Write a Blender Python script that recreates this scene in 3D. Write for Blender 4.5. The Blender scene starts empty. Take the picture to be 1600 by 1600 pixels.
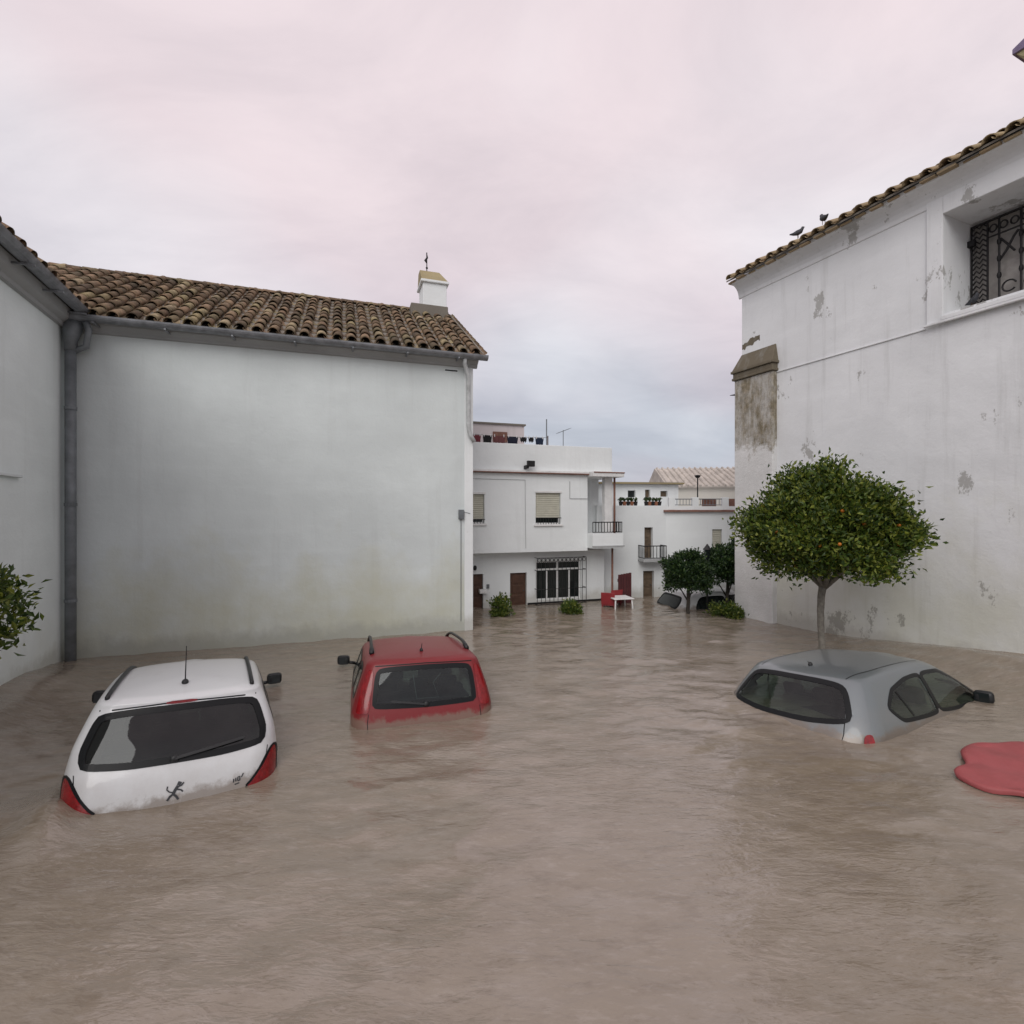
import bpy, math, random
import numpy as np
from mathutils import Vector, Matrix
from mathutils.bvhtree import BVHTree

random.seed(7)
RNG = np.random.default_rng(7)
R = math.radians
SC = bpy.context.scene
COL = SC.collection

# ------------------------------------------------------------------ camera
EYE = 2.5                                    # metres above the flood water (z = 0)
cam_data = bpy.data.cameras.new('camera')
cam_data.sensor_width = 36.0
cam_data.lens = 18.0
cam_data.clip_end = 3000.0
cam = bpy.data.objects.new('camera', cam_data)
cam.location = (0, 0, EYE)
cam.rotation_euler = (R(90), 0, 0)
COL.objects.link(cam)
SC.camera = cam

# ------------------------------------------------------------------ sky, sun, exposure
SUN_DIR = Vector((-0.24, -0.88, 0.74)).normalized()      # towards the veiled sun
SUN_EL = math.asin(SUN_DIR.z)
SUN_ROT = math.atan2(SUN_DIR.x, SUN_DIR.y)
world = bpy.data.worlds.new('World')
SC.world = world
world.use_nodes = True
wt = world.node_tree
wt.nodes.clear()


def wn(kind, **kw):
    n = wt.nodes.new(kind)
    for k, v in kw.items():
        setattr(n, k, v)
    return n


def ramp_set(node, stops):
    cr = node.color_ramp
    while len(cr.elements) > 1:
        cr.elements.remove(cr.elements[-1])
    cr.elements[0].position = stops[0][0]
    cr.elements[0].color = (*stops[0][1], 1)
    for p, c in stops[1:]:
        e = cr.elements.new(p)
        e.color = (*c, 1)


w_out = wn('ShaderNodeOutputWorld')
w_sky = wn('ShaderNodeTexSky', sky_type='NISHITA', sun_disc=False)
w_sky.sun_elevation = SUN_EL
w_sky.sun_rotation = SUN_ROT
w_bg1 = wn('ShaderNodeBackground')
w_bg1.inputs['Strength'].default_value = 0.07
wt.links.new(w_sky.outputs[0], w_bg1.inputs['Color'])
w_tc = wn('ShaderNodeTexCoord')
w_sep = wn('ShaderNodeSeparateXYZ')
wt.links.new(w_tc.outputs['Generated'], w_sep.inputs[0])


def wmath(op, a, b=None):
    n = wn('ShaderNodeMath', operation=op)
    for i, s in enumerate((a, b)):
        if s is None:
            continue
        if isinstance(s, (int, float)):
            n.inputs[i].default_value = s
        else:
            wt.links.new(s, n.inputs[i])
    return n.outputs[0]


zc = wmath('MAXIMUM', w_sep.outputs['Z'], 0.0)
den = wmath('ADD', zc, 0.35)
cx = wmath('DIVIDE', w_sep.outputs['X'], den)
cy = wmath('DIVIDE', w_sep.outputs['Y'], den)
w_cmb = wn('ShaderNodeCombineXYZ')
wt.links.new(cx, w_cmb.inputs[0])
wt.links.new(cy, w_cmb.inputs[1])


def wnoise(scale, loc, detail=4.0, rough=0.5, dist=0.0, sc=(1, 1, 1)):
    mp = wn('ShaderNodeMapping')
    mp.inputs['Location'].default_value = loc
    mp.inputs['Scale'].default_value = sc
    wt.links.new(w_cmb.outputs[0], mp.inputs[0])
    n = wn('ShaderNodeTexNoise')
    n.inputs['Scale'].default_value = scale
    n.inputs['Detail'].default_value = detail
    n.inputs['Roughness'].default_value = rough
    n.inputs['Distortion'].default_value = dist
    wt.links.new(mp.outputs[0], n.inputs['Vector'])
    return n.outputs['Fac']


w_pink = wn('ShaderNodeValToRGB')            # overcast deck: white cloud to rose cloud
ramp_set(w_pink, [(0.47, (0.90, 0.905, 0.94)), (0.80, (0.885, 0.77, 0.80))])
pk = wmath('ADD', wnoise(1.1, (-1.3, 2.2, 0.0), 2.0, 0.45, 0.3), wmath('MULTIPLY', zc, 0.42))
wt.links.new(pk, w_pink.inputs[0])
w_low = wn('ShaderNodeValToRGB')             # the deck seen edge-on towards the horizon is bluer and greyer
ramp_set(w_low, [(0.0, (0.60, 0.63, 0.68)), (0.13, (0.61, 0.64, 0.69)), (0.36, (0.89, 0.90, 0.92)), (0.52, (1, 1, 1))])
lw = wmath('ADD', zc, wmath('MULTIPLY', wmath('SUBTRACT', wnoise(1.5, (1.7, 0.35, 0.0), 3.0, 0.5, 0.4), 0.5), 0.42))
wt.links.new(lw, w_low.inputs[0])
w_mul = wn('ShaderNodeMix', data_type='RGBA', blend_type='MULTIPLY')
w_mul.inputs[0].default_value = 1.0
wt.links.new(w_pink.outputs[0], w_mul.inputs[6])
wt.links.new(w_low.outputs[0], w_mul.inputs[7])
w_det = wn('ShaderNodeValToRGB')
ramp_set(w_det, [(0.30, (0.865, 0.87, 0.885)), (0.50, (0.97, 0.97, 0.975)), (0.70, (1.07, 1.065, 1.06))])
wt.links.new(wnoise(2.3, (0.0, 0.9, 0.0), 8.0, 0.6, 0.5, (0.8, 1.5, 1)), w_det.inputs[0])
w_mul2 = wn('ShaderNodeMix', data_type='RGBA', blend_type='MULTIPLY')
w_mul2.inputs[0].default_value = 1.0
wt.links.new(w_mul.outputs[2], w_mul2.inputs[6])
wt.links.new(w_det.outputs[0], w_mul2.inputs[7])
w_bg2 = wn('ShaderNodeBackground')
w_bg2.inputs['Strength'].default_value = 1.03
wt.links.new(w_mul2.outputs[2], w_bg2.inputs['Color'])
w_mix = wn('ShaderNodeMixShader')
w_mix.inputs[0].default_value = 0.93
wt.links.new(w_bg1.outputs[0], w_mix.inputs[1])
wt.links.new(w_bg2.outputs[0], w_mix.inputs[2])
wt.links.new(w_mix.outputs[0], w_out.inputs['Surface'])

sun_data = bpy.data.lights.new('sun', 'SUN')
sun_data.energy = 1.5
sun_data.angle = R(45)
sun_data.color = (1.0, 0.985, 0.95)
sun = bpy.data.objects.new('sun', sun_data)
sun.rotation_euler = SUN_DIR.to_track_quat('Z', 'Y').to_euler()
sun.location = (-20, -10, 30)
COL.objects.link(sun)

SC.view_settings.view_transform = 'Standard'
SC.view_settings.look = 'None'
SC.view_settings.exposure = 0.0
SC.view_settings.gamma = 1.0
SC.view_settings.use_curve_mapping = False

# ------------------------------------------------------------------ materials


class MT:
    """tiny node-tree builder around one Principled material"""

    def __init__(self, name, base=(0.5, 0.5, 0.5), rough=0.6, metal=0.0, spec=0.5, coat=0.0, ior=1.45):
        self.m = bpy.data.materials.new(name)
        self.m.use_nodes = True
        self.t = self.m.node_tree
        self.b = self.t.nodes['Principled BSDF']
        self.out = self.t.nodes['Material Output']
        self.b.inputs['Base Color'].default_value = (*base, 1)
        self.b.inputs['Roughness'].default_value = rough
        self.b.inputs['Metallic'].default_value = metal
        self.b.inputs['Specular IOR Level'].default_value = spec
        self.b.inputs['Coat Weight'].default_value = coat
        self.b.inputs['Coat Roughness'].default_value = 0.06
        self.b.inputs['IOR'].default_value = ior
        self.tc = None

    def n(self, kind, **kw):
        x = self.t.nodes.new(kind)
        for k, v in kw.items():
            setattr(x, k, v)
        return x

    def lk(self, a, b):
        self.t.links.new(a, b)

    def coord(self, kind='Object'):
        if self.tc is None:
            self.tc = self.n('ShaderNodeTexCoord')
        return self.tc.outputs[kind]

    def pos(self):
        return self.n('ShaderNodeNewGeometry').outputs['Position']

    def noise(self, scale, detail=4, rough=0.55, sc=(1, 1, 1), loc=(0, 0, 0), vec=None, dist=0.0):
        mp = self.n('ShaderNodeMapping')
        mp.inputs['Scale'].default_value = sc
        mp.inputs['Location'].default_value = loc
        self.lk(vec if vec is not None else self.coord(), mp.inputs[0])
        x = self.n('ShaderNodeTexNoise')
        x.inputs['Scale'].default_value = scale
        x.inputs['Detail'].default_value = detail
        x.inputs['Roughness'].default_value = rough
        x.inputs['Distortion'].default_value = dist
        self.lk(mp.outputs[0], x.inputs['Vector'])
        return x.outputs['Fac']

    def ramp(self, fac, stops):
        x = self.n('ShaderNodeValToRGB')
        ramp_set(x, [(p, c if isinstance(c, tuple) else (c, c, c)) for p, c in stops])
        self.lk(fac, x.inputs[0])
        return x.outputs[0]

    def mix(self, fac, a, b, mode='MIX'):
        x = self.n('ShaderNodeMix', data_type='RGBA', blend_type=mode)
        for i, s in ((0, fac), (6, a), (7, b)):
            if isinstance(s, (int, float)):
                x.inputs[i].default_value = s
            elif isinstance(s, tuple):
                x.inputs[i].default_value = (*s, 1)
            else:
                self.lk(s, x.inputs[i])
        return x.outputs[2]

    def math(self, op, a, b=0.0, clamp=False):
        x = self.n('ShaderNodeMath', operation=op)
        x.use_clamp = clamp
        for i, s in enumerate((a, b)):
            if isinstance(s, (int, float)):
                x.inputs[i].default_value = s
            else:
                self.lk(s, x.inputs[i])
        return x.outputs[0]

    def zmask(self, z0, z1):
        """1 below z0, 0 above z1 (object space)"""
        sp = self.n('ShaderNodeSeparateXYZ')
        self.lk(self.coord(), sp.inputs[0])
        mr = self.n('ShaderNodeMapRange')
        mr.inputs[1].default_value = z0
        mr.inputs[2].default_value = z1
        mr.inputs[3].default_value = 1.0
        mr.inputs[4].default_value = 0.0
        self.lk(sp.outputs['Z'], mr.inputs[0])
        return mr.outputs[0]

    def color(self, sock):
        self.lk(sock, self.b.inputs['Base Color'])

    def bump(self, h, strength=0.3, dist=0.02, prev=None):
        x = self.n('ShaderNodeBump')
        x.inputs['Strength'].default_value = strength
        x.inputs['Distance'].default_value = dist
        self.lk(h, x.inputs['Height'])
        if prev is not None:
            self.lk(prev, x.inputs['Normal'])
        self.lk(x.outputs[0], self.b.inputs['Normal'])
        return x.outputs[0]


def plain(name, base, rough=0.6, metal=0.0, spec=0.5, coat=0.0, var=0.18, scale=9.0):
    m = MT(name, base, rough, metal, spec, coat)
    if var:
        f = m.noise(scale, 4, 0.6)
        lo = tuple(c * (1 - var) for c in base)
        hi = tuple(min(1, c * (1 + var * 0.7)) for c in base)
        m.color(m.ramp(f, [(0.3, lo), (0.7, hi)]))
    return m.m


def plaster(name, base, algae=0.0, algae_top=2.6, streak=0.25, patch=0.25, rough=0.85, bump=0.35, peel=0.0, seed=0.0):
    m = MT(name, base, rough, spec=0.25)
    c = m.ramp(m.noise(0.55, 3, 0.55, loc=(seed, 0, 0)), [(0.3, tuple(x * (1 - patch * 0.35) for x in base)), (0.7, base)])
    tr = m.noise(2.6, 5, 0.6, sc=(1, 1, 0.8), loc=(seed, 3, 1))
    c = m.mix(m.ramp(tr, [(0.45, 0.0), (0.75, patch * 0.5)]), c, tuple(x * 0.80 for x in base))
    # horizontal brush / repair bands and vertical rain streaks
    bd = m.noise(1.6, 4, 0.6, sc=(0.25, 0.25, 2.2), loc=(seed, 5, 0))
    c = m.mix(m.ramp(bd, [(0.52, 0.0), (0.72, 0.22)]), c, tuple(min(1, x * 1.08) for x in base))
    st = m.noise(3.2, 5, 0.65, sc=(1.6, 1.6, 0.10), loc=(seed, 9, 0))
    c = m.mix(m.ramp(st, [(0.55, 0.0), (0.82, streak)]), c, (0.30, 0.30, 0.28))
    sp = m.noise(9.0, 5, 0.7, loc=(seed, 2, 7))
    c = m.mix(m.ramp(sp, [(0.66, 0.0), (0.72, 0.5 * streak + 0.06)]), c, (0.22, 0.21, 0.18))
    if algae:
        a = m.math('ADD', m.zmask(0.0, algae_top), m.math('MULTIPLY', m.math('SUBTRACT', m.noise(1.1, 5, 0.6, loc=(seed, 0, 4)), 0.5), 1.5))
        c = m.mix(m.ramp(a, [(0.35, 0.0), (1.0, algae)]), c, (0.47, 0.455, 0.29))
    dm = m.math('ADD', m.zmask(0.02, 0.50), m.math('MULTIPLY', m.math('SUBTRACT', m.noise(3.0, 5, 0.65, sc=(1, 1, 0.6), loc=(seed, 6, 3)), 0.5), 1.3))
    c = m.mix(m.ramp(dm, [(0.30, 0.0), (0.75, 0.62)]), c, tuple(x * 0.55 for x in (base[0], base[1] * 0.95, base[2] * 0.85)))
    if peel:
        p = m.math('MULTIPLY', m.noise(2.2, 6, 0.75, sc=(1, 1, 0.55), loc=(seed, 11, 0)), m.noise(0.9, 2, 0.5, loc=(seed, 1, 8)))
        c = m.mix(m.ramp(p, [(0.345, 0.0), (0.365, peel)]), c, (0.20, 0.19, 0.165))
    m.color(c)
    b = m.bump(m.noise(1.4, 5, 0.6, loc=(seed, 0, 0)), bump, 0.06)
    m.bump(m.noise(28, 4, 0.7), 0.22, 0.01, b)
    return m.m


def tile_mat(name, island, gain=1.0):
    m = MT(name, (0.25, 0.14, 0.08), 0.85, spec=0.2)
    if island:
        rnd = m.n('ShaderNodeNewGeometry').outputs['Random Per Island']
    else:
        rnd = m.n('ShaderNodeObjectInfo').outputs['Random']
    c = m.ramp(rnd, [(0.0, (0.095, 0.065, 0.045)), (0.22, (0.19, 0.125, 0.08)), (0.45, (0.28, 0.185, 0.12)),
                     (0.62, (0.30, 0.21, 0.135)), (0.76, (0.11, 0.075, 0.055)), (0.90, (0.33, 0.27, 0.15)), (1.0, (0.42, 0.33, 0.22))])
    g = m.pos()
    li = m.noise(7.0, 6, 0.7, vec=g)
    c = m.mix(m.ramp(li, [(0.48, 0.0), (0.62, 0.75)]), c, (0.105, 0.095, 0.055))
    li2 = m.noise(13.0, 5, 0.7, vec=g, loc=(3, 1, 5))
    c = m.mix(m.ramp(li2, [(0.58, 0.0), (0.68, 0.6)]), c, (0.34, 0.29, 0.16))
    dk = m.noise(2.5, 5, 0.7, vec=g, loc=(8, 1, 5))
    c = m.mix(m.ramp(dk, [(0.42, 0.0), (0.66, 0.7)]), c, (0.06, 0.05, 0.038))
    if gain != 1.0:
        c = m.mix(0.55, c, (0.40, 0.31, 0.19))
    m.color(c)
    m.bump(m.noise(35, 4, 0.7, vec=g), 0.5, 0.01)
    return m.m


def leaf_mat(name, lo, mid, hi):
    m = MT(name, mid, 0.42, spec=0.45)
    rnd = m.n('ShaderNodeNewGeometry').outputs['Random Per Island']
    c = m.ramp(rnd, [(0.0, lo), (0.5, mid), (0.88, hi), (1.0, tuple(min(1, x * 1.5) for x in hi))])
    m.color(c)
    tl = m.n('ShaderNodeBsdfTranslucent')
    m.lk(c, tl.inputs[0])
    mx = m.n('ShaderNodeMixShader')
    mx.inputs[0].default_value = 0.25
    m.lk(m.b.outputs[0], mx.inputs[1])
    m.lk(tl.outputs[0], mx.inputs[2])
    m.lk(mx.outputs[0], m.out.inputs['Surface'])
    return m.m


def glass_mat(name, tint=(0.42, 0.51, 0.47), rough=0.0):
    m = MT(name, tint, 0.05)
    tr = m.n('ShaderNodeBsdfTransparent')
    tr.inputs[0].default_value = (*tint, 1)
    gl = m.n('ShaderNodeBsdfGlossy')
    gl.inputs['Roughness'].default_value = 0.02 + rough
    gl.inputs['Color'].default_value = (0.92, 0.95, 0.96, 1)
    df = m.n('ShaderNodeBsdfDiffuse')                       # dust and dried mud film
    df.inputs[0].default_value = (0.30, 0.29, 0.27, 1)
    lw_ = m.n('ShaderNodeLayerWeight')
    f2 = m.math('ADD', m.math('MULTIPLY', m.math('POWER', lw_.outputs['Facing'], 4.5), 0.9), 0.042, True)
    mx0 = m.n('ShaderNodeMixShader')
    m.lk(m.ramp(m.noise(4.0, 5, 0.65), [(0.35, 0.005), (0.75, 0.03)]), mx0.inputs[0])
    m.lk(tr.outputs[0], mx0.inputs[1])
    m.lk(df.outputs[0], mx0.inputs[2])
    mx = m.n('ShaderNodeMixShader')
    m.lk(f2, mx.inputs[0])
    m.lk(mx0.outputs[0], mx.inputs[1])
    m.lk(gl.outputs[0], mx.inputs[2])
    m.lk(mx.outputs[0], m.out.inputs['Surface'])
    return m.m


def paint(name, base, metal=0.0, rough=0.35, dirt=0.35, coat=0.7):
    m = MT(name, base, rough, metal, 0.5, coat)
    m.b.inputs['Coat Roughness'].default_value = 0.10
    d = m.math('ADD', m.math('MULTIPLY', m.zmask(0.45, 1.25), 0.55), m.math('SUBTRACT', m.noise(3.0, 6, 0.68), 0.42))
    f = m.ramp(d, [(0.12, 0.03), (0.75, dirt)])
    c = m.mix(f, base, (0.30, 0.25, 0.21))
    wp = m.pos()
    sp_ = m.n('ShaderNodeSeparateXYZ')
    m.lk(wp, sp_.inputs[0])
    tm = m.math('ADD', m.math('MULTIPLY', sp_.outputs['Z'], -5.0), m.math('MULTIPLY', m.noise(5.0, 6, 0.7, vec=wp), 1.6))
    c = m.mix(m.ramp(tm, [(0.30, 0.0), (0.62, 0.72)]), c, (0.19, 0.15, 0.115))
    m.color(c)
    m.lk(m.ramp(d, [(0.1, rough), (0.8, 0.6)]), m.b.inputs['Roughness'])
    return m.m


M = {}
M['wall_left'] = plaster('plaster_left', (0.655, 0.705, 0.70), algae=0.55, algae_top=3.0, streak=0.16, patch=0.45, seed=0.0)
M['wall_right'] = plaster('plaster_right', (0.75, 0.765, 0.775), algae=0.40, algae_top=4.2, streak=0.36, patch=0.45, peel=0.6, seed=4.0)  # algae stain, strengthened so its colour also carries some of the tree's shadow
M['wall_house'] = plaster('plaster_house', (0.77, 0.80, 0.80), streak=0.14, patch=0.3, seed=8.0)
M['wall_house2'] = plaster('plaster_house_b', (0.77, 0.80, 0.80), streak=0.18, patch=0.3, seed=13.0)
M['cornice_grey'] = plaster('cornice_grey', (0.40, 0.41, 0.41), streak=0.5, patch=0.7, seed=2.0)
M['gutter'] = plain('zinc_gutter', (0.23, 0.24, 0.255), 0.5, 0.35, var=0.35, scale=6)
M['pipe'] = plain('grey_pipe', (0.17, 0.185, 0.195), 0.55, 0.2, var=0.3, scale=4)
M['pipe_white'] = plain('painted_pipe', (0.50, 0.52, 0.52), 0.6, 0.0, var=0.3, scale=6)
M['tile'] = tile_mat('roof_tile', False)
M['tile_i'] = tile_mat('roof_tile_rows', True)
M['mortar'] = plaster('ridge_mortar', (0.22, 0.20, 0.17), streak=0.3, patch=0.8, seed=5.0)
M['iron'] = plain('black_iron', (0.018, 0.017, 0.018), 0.55, 0.3, var=0.4, scale=20)
M['rust'] = plain('rusty_iron', (0.10, 0.055, 0.035), 0.8, 0.2, var=0.4, scale=20)
M['door'] = plain('brown_door', (0.075, 0.036, 0.022), 0.5, var=0.3, scale=7)
M['door_red'] = plain('dark_red_gate', (0.075, 0.018, 0.020), 0.55, var=0.3, scale=7)
M['door_grey'] = plain('weathered_door', (0.12, 0.085, 0.055), 0.7, var=0.4, scale=7)
M['shutter'] = plain('beige_shutter', (0.50, 0.49, 0.41), 0.55, var=0.1, scale=5)
M['white_trim'] = plain('white_trim', (0.70, 0.70, 0.69), 0.6, var=0.12, scale=5)
M['dark'] = plain('dark_room', (0.012, 0.013, 0.014), 0.9, var=0)
M['black_plastic'] = plain('black_plastic', (0.016, 0.017, 0.018), 0.45, var=0.2, scale=30)
M['rubber'] = plain('black_seal', (0.008, 0.009, 0.010), 0.35, spec=0.25, var=0.0)
M['seat'] = plain('dark_seat_cloth', (0.022, 0.024, 0.026), 0.9, var=0.3, scale=40)
M['liner'] = plain('grey_headliner', (0.06, 0.064, 0.064), 0.9, var=0.1, scale=10)
M['red_lens'] = plain('red_lamp_lens', (0.23, 0.008, 0.011), 0.2, 0.0, coat=0.4, var=0.35, scale=25)
M['red_plastic'] = plain('red_plastic', (0.24, 0.022, 0.027), 0.45, var=0.15, scale=6)
M['white_plastic'] = plain('white_plastic', (0.72, 0.72, 0.71), 0.45, var=0.1, scale=6)
M['terracotta'] = plain('terracotta', (0.25, 0.10, 0.055), 0.8, var=0.3, scale=20)
M['orange'] = plain('orange_fruit', (0.42, 0.13, 0.012), 0.45, var=0.2, scale=20)
M['ochre_cap'] = plaster('lichen_cap', (0.36, 0.30, 0.17), streak=0.5, patch=0.9, seed=21.0)
M['stone'] = plaster('weathered_stone', (0.17, 0.145, 0.105), streak=0.6, patch=1.0, bump=0.8, seed=31.0)
M['brick'] = plain('brown_brick', (0.20, 0.10, 0.075), 0.85, var=0.3, scale=15)
M['glass_house'] = plain('dark_window_glass', (0.012, 0.016, 0.016), 0.06, 0.0, spec=0.6, var=0)
M['glass_car'] = glass_mat('car_glass')
M['glass_dark'] = glass_mat('privacy_glass', (0.15, 0.19, 0.185))
M['chrome'] = plain('badge_metal', (0.06, 0.062, 0.065), 0.35, 0.4, var=0)
M['leaf'] = leaf_mat('orange_leaves', (0.020, 0.044, 0.010), (0.072, 0.118, 0.016), (0.155, 0.18, 0.026))
M['leaf_dark'] = leaf_mat('dark_leaves', (0.010, 0.026, 0.010), (0.022, 0.050, 0.016), (0.05, 0.085, 0.022))
M['leaf_light'] = leaf_mat('shrub_leaves', (0.030, 0.060, 0.012), (0.07, 0.115, 0.018), (0.15, 0.17, 0.03))
M['bark'] = plain('bark', (0.19, 0.175, 0.15), 0.9, var=0.4, scale=14)
M['bark_dark'] = plain('bark_dark', (0.05, 0.042, 0.034), 0.9, var=0.4, scale=14)
M['feather'] = plain('grey_feathers', (0.05, 0.052, 0.06), 0.7, var=0.4, scale=30)
M['paint_white'] = paint('white_paint', (0.66, 0.68, 0.685), 0.0, 0.35, 0.45)
M['paint_red'] = paint('red_paint', (0.185, 0.005, 0.009), 0.0, 0.42, 0.07, 0.15)
M['paint_silver'] = paint('silver_paint', (0.175, 0.20, 0.21), 0.35, 0.36, 0.35)

# weathered buttress: brown stone at the top giving way to whitewash further down
mb_ = MT('buttress_plaster', (0.7, 0.7, 0.7), 0.88, spec=0.2)
_c = mb_.ramp(mb_.noise(2.2, 5, 0.65), [(0.3, (0.58, 0.58, 0.57)), (0.7, (0.70, 0.70, 0.695))])
_s = mb_.ramp(mb_.noise(9, 6, 0.75), [(0.35, (0.115, 0.095, 0.055)), (0.55, (0.21, 0.175, 0.115)), (0.75, (0.36, 0.31, 0.22))])
_h = mb_.n('ShaderNodeSeparateXYZ')
mb_.lk(mb_.coord(), _h.inputs[0])
_hh = mb_.math('ADD', _h.outputs['Z'], mb_.math('MULTIPLY', mb_.math('SUBTRACT', mb_.noise(3.4, 6, 0.7), 0.5), 2.0))
_mr = mb_.n('ShaderNodeMapRange')
_mr.inputs[1].default_value = 3.85
_mr.inputs[2].default_value = 4.15
mb_.lk(_hh, _mr.inputs[0])
_pt = mb_.ramp(mb_.noise(2.4, 6, 0.75, sc=(1.6, 1.6, 0.5), loc=(5, 0, 2)), [(0.40, 0.95), (0.60, 0.45)])
_c = mb_.mix(mb_.math('MULTIPLY', _mr.outputs[0], _pt), _c, _s)
mb_.color(_c)
mb_.bump(mb_.noise(14, 6, 0.75), 0.6, 0.03)
M['buttress'] = mb_.m

# flood water: opaque silty brown, softly mirroring
mw = MT('silty_water', (0.3, 0.23, 0.19), 0.10, spec=0.5, ior=1.72)
_p = mw.pos()
_a = mw.noise(0.35, 4, 0.55, sc=(1, 1, 1), vec=_p)
_c = mw.ramp(_a, [(0.30, (0.205, 0.168, 0.124)), (0.70, (0.265, 0.224, 0.180))])
_f = mw.noise(2.2, 6, 0.65, sc=(0.7, 1.6, 1), vec=_p, dist=0.4)
_c = mw.mix(mw.ramp(_f, [(0.50, 0.0), (0.72, 0.35)]), _c, (0.35, 0.31, 0.275))
_f2 = mw.noise(5.5, 5, 0.7, sc=(0.6, 1.5, 1), vec=_p, loc=(4, 2, 0))
_c = mw.mix(mw.ramp(_f2, [(0.50, 0.0), (0.68, 0.45)]), _c, (0.145, 0.112, 0.080))
_f3 = mw.noise(13.0, 5, 0.7, sc=(0.5, 1.6, 1), vec=_p, loc=(1, 7, 0))
_c = mw.mix(mw.ramp(_f3, [(0.52, 0.0), (0.68, 0.40)]), _c, (0.34, 0.30, 0.265))
mw.color(_c)
mw.lk(mw.ramp(mw.noise(0.8, 4, 0.6, vec=_p, loc=(1, 1, 0)), [(0.3, 0.03), (0.7, 0.10)]), mw.b.inputs['Roughness'])
_pa = mw.ramp(mw.noise(0.55, 3, 0.55, sc=(0.7, 1.2, 1), vec=_p, loc=(9, 4, 0)), [(0.36, 0.25), (0.62, 1.0)])   # slick and ruffled patches
_n1 = mw.noise(6.2, 3, 0.5, sc=(0.5, 1.5, 1), vec=_p, dist=0.5)
_r1 = mw.math('SUBTRACT', 1.0, mw.math('ABSOLUTE', mw.math('SUBTRACT', mw.math('MULTIPLY', _n1, 2.0), 1.0)))
_b = mw.bump(mw.math('MULTIPLY', _r1, _pa), 0.20, 0.05)
_n2 = mw.noise(16.0, 3, 0.55, sc=(0.5, 1.5, 1), vec=_p, dist=0.4, loc=(3, 5, 0))
_r2 = mw.math('SUBTRACT', 1.0, mw.math('ABSOLUTE', mw.math('SUBTRACT', mw.math('MULTIPLY', _n2, 2.0), 1.0)))
mw.bump(mw.math('MULTIPLY', _r2, _pa), 0.30, 0.016, _b)
M['water'] = mw.m
M['ground'] = plain('wet_paving', (0.12, 0.10, 0.085), 0.8, var=0.3, scale=1.5)

# ------------------------------------------------------------------ geometry helpers


def tag(o, label=None, cat=None, group=None, kind=None):
    if label:
        o['label'] = label
    if cat:
        o['category'] = cat
    if group:
        o['group'] = group
    if kind:
        o['kind'] = kind
    return o


def empty(name, loc=(0, 0, 0), rot=(0, 0, 0)):
    o = bpy.data.objects.new(name, None)
    o.empty_display_size = 0.2
    o.location = loc
    o.rotation_euler = rot
    COL.objects.link(o)
    return o


def link_mesh(name, me, mat, parent=None, loc=None, rot=None):
    o = bpy.data.objects.new(name, me)
    if mat is not None and not me.materials:
        me.materials.append(mat)
    o.parent = parent
    if loc is not None:
        o.location = loc
    if rot is not None:
        o.rotation_euler = rot
    COL.objects.link(o)
    return o


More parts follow.
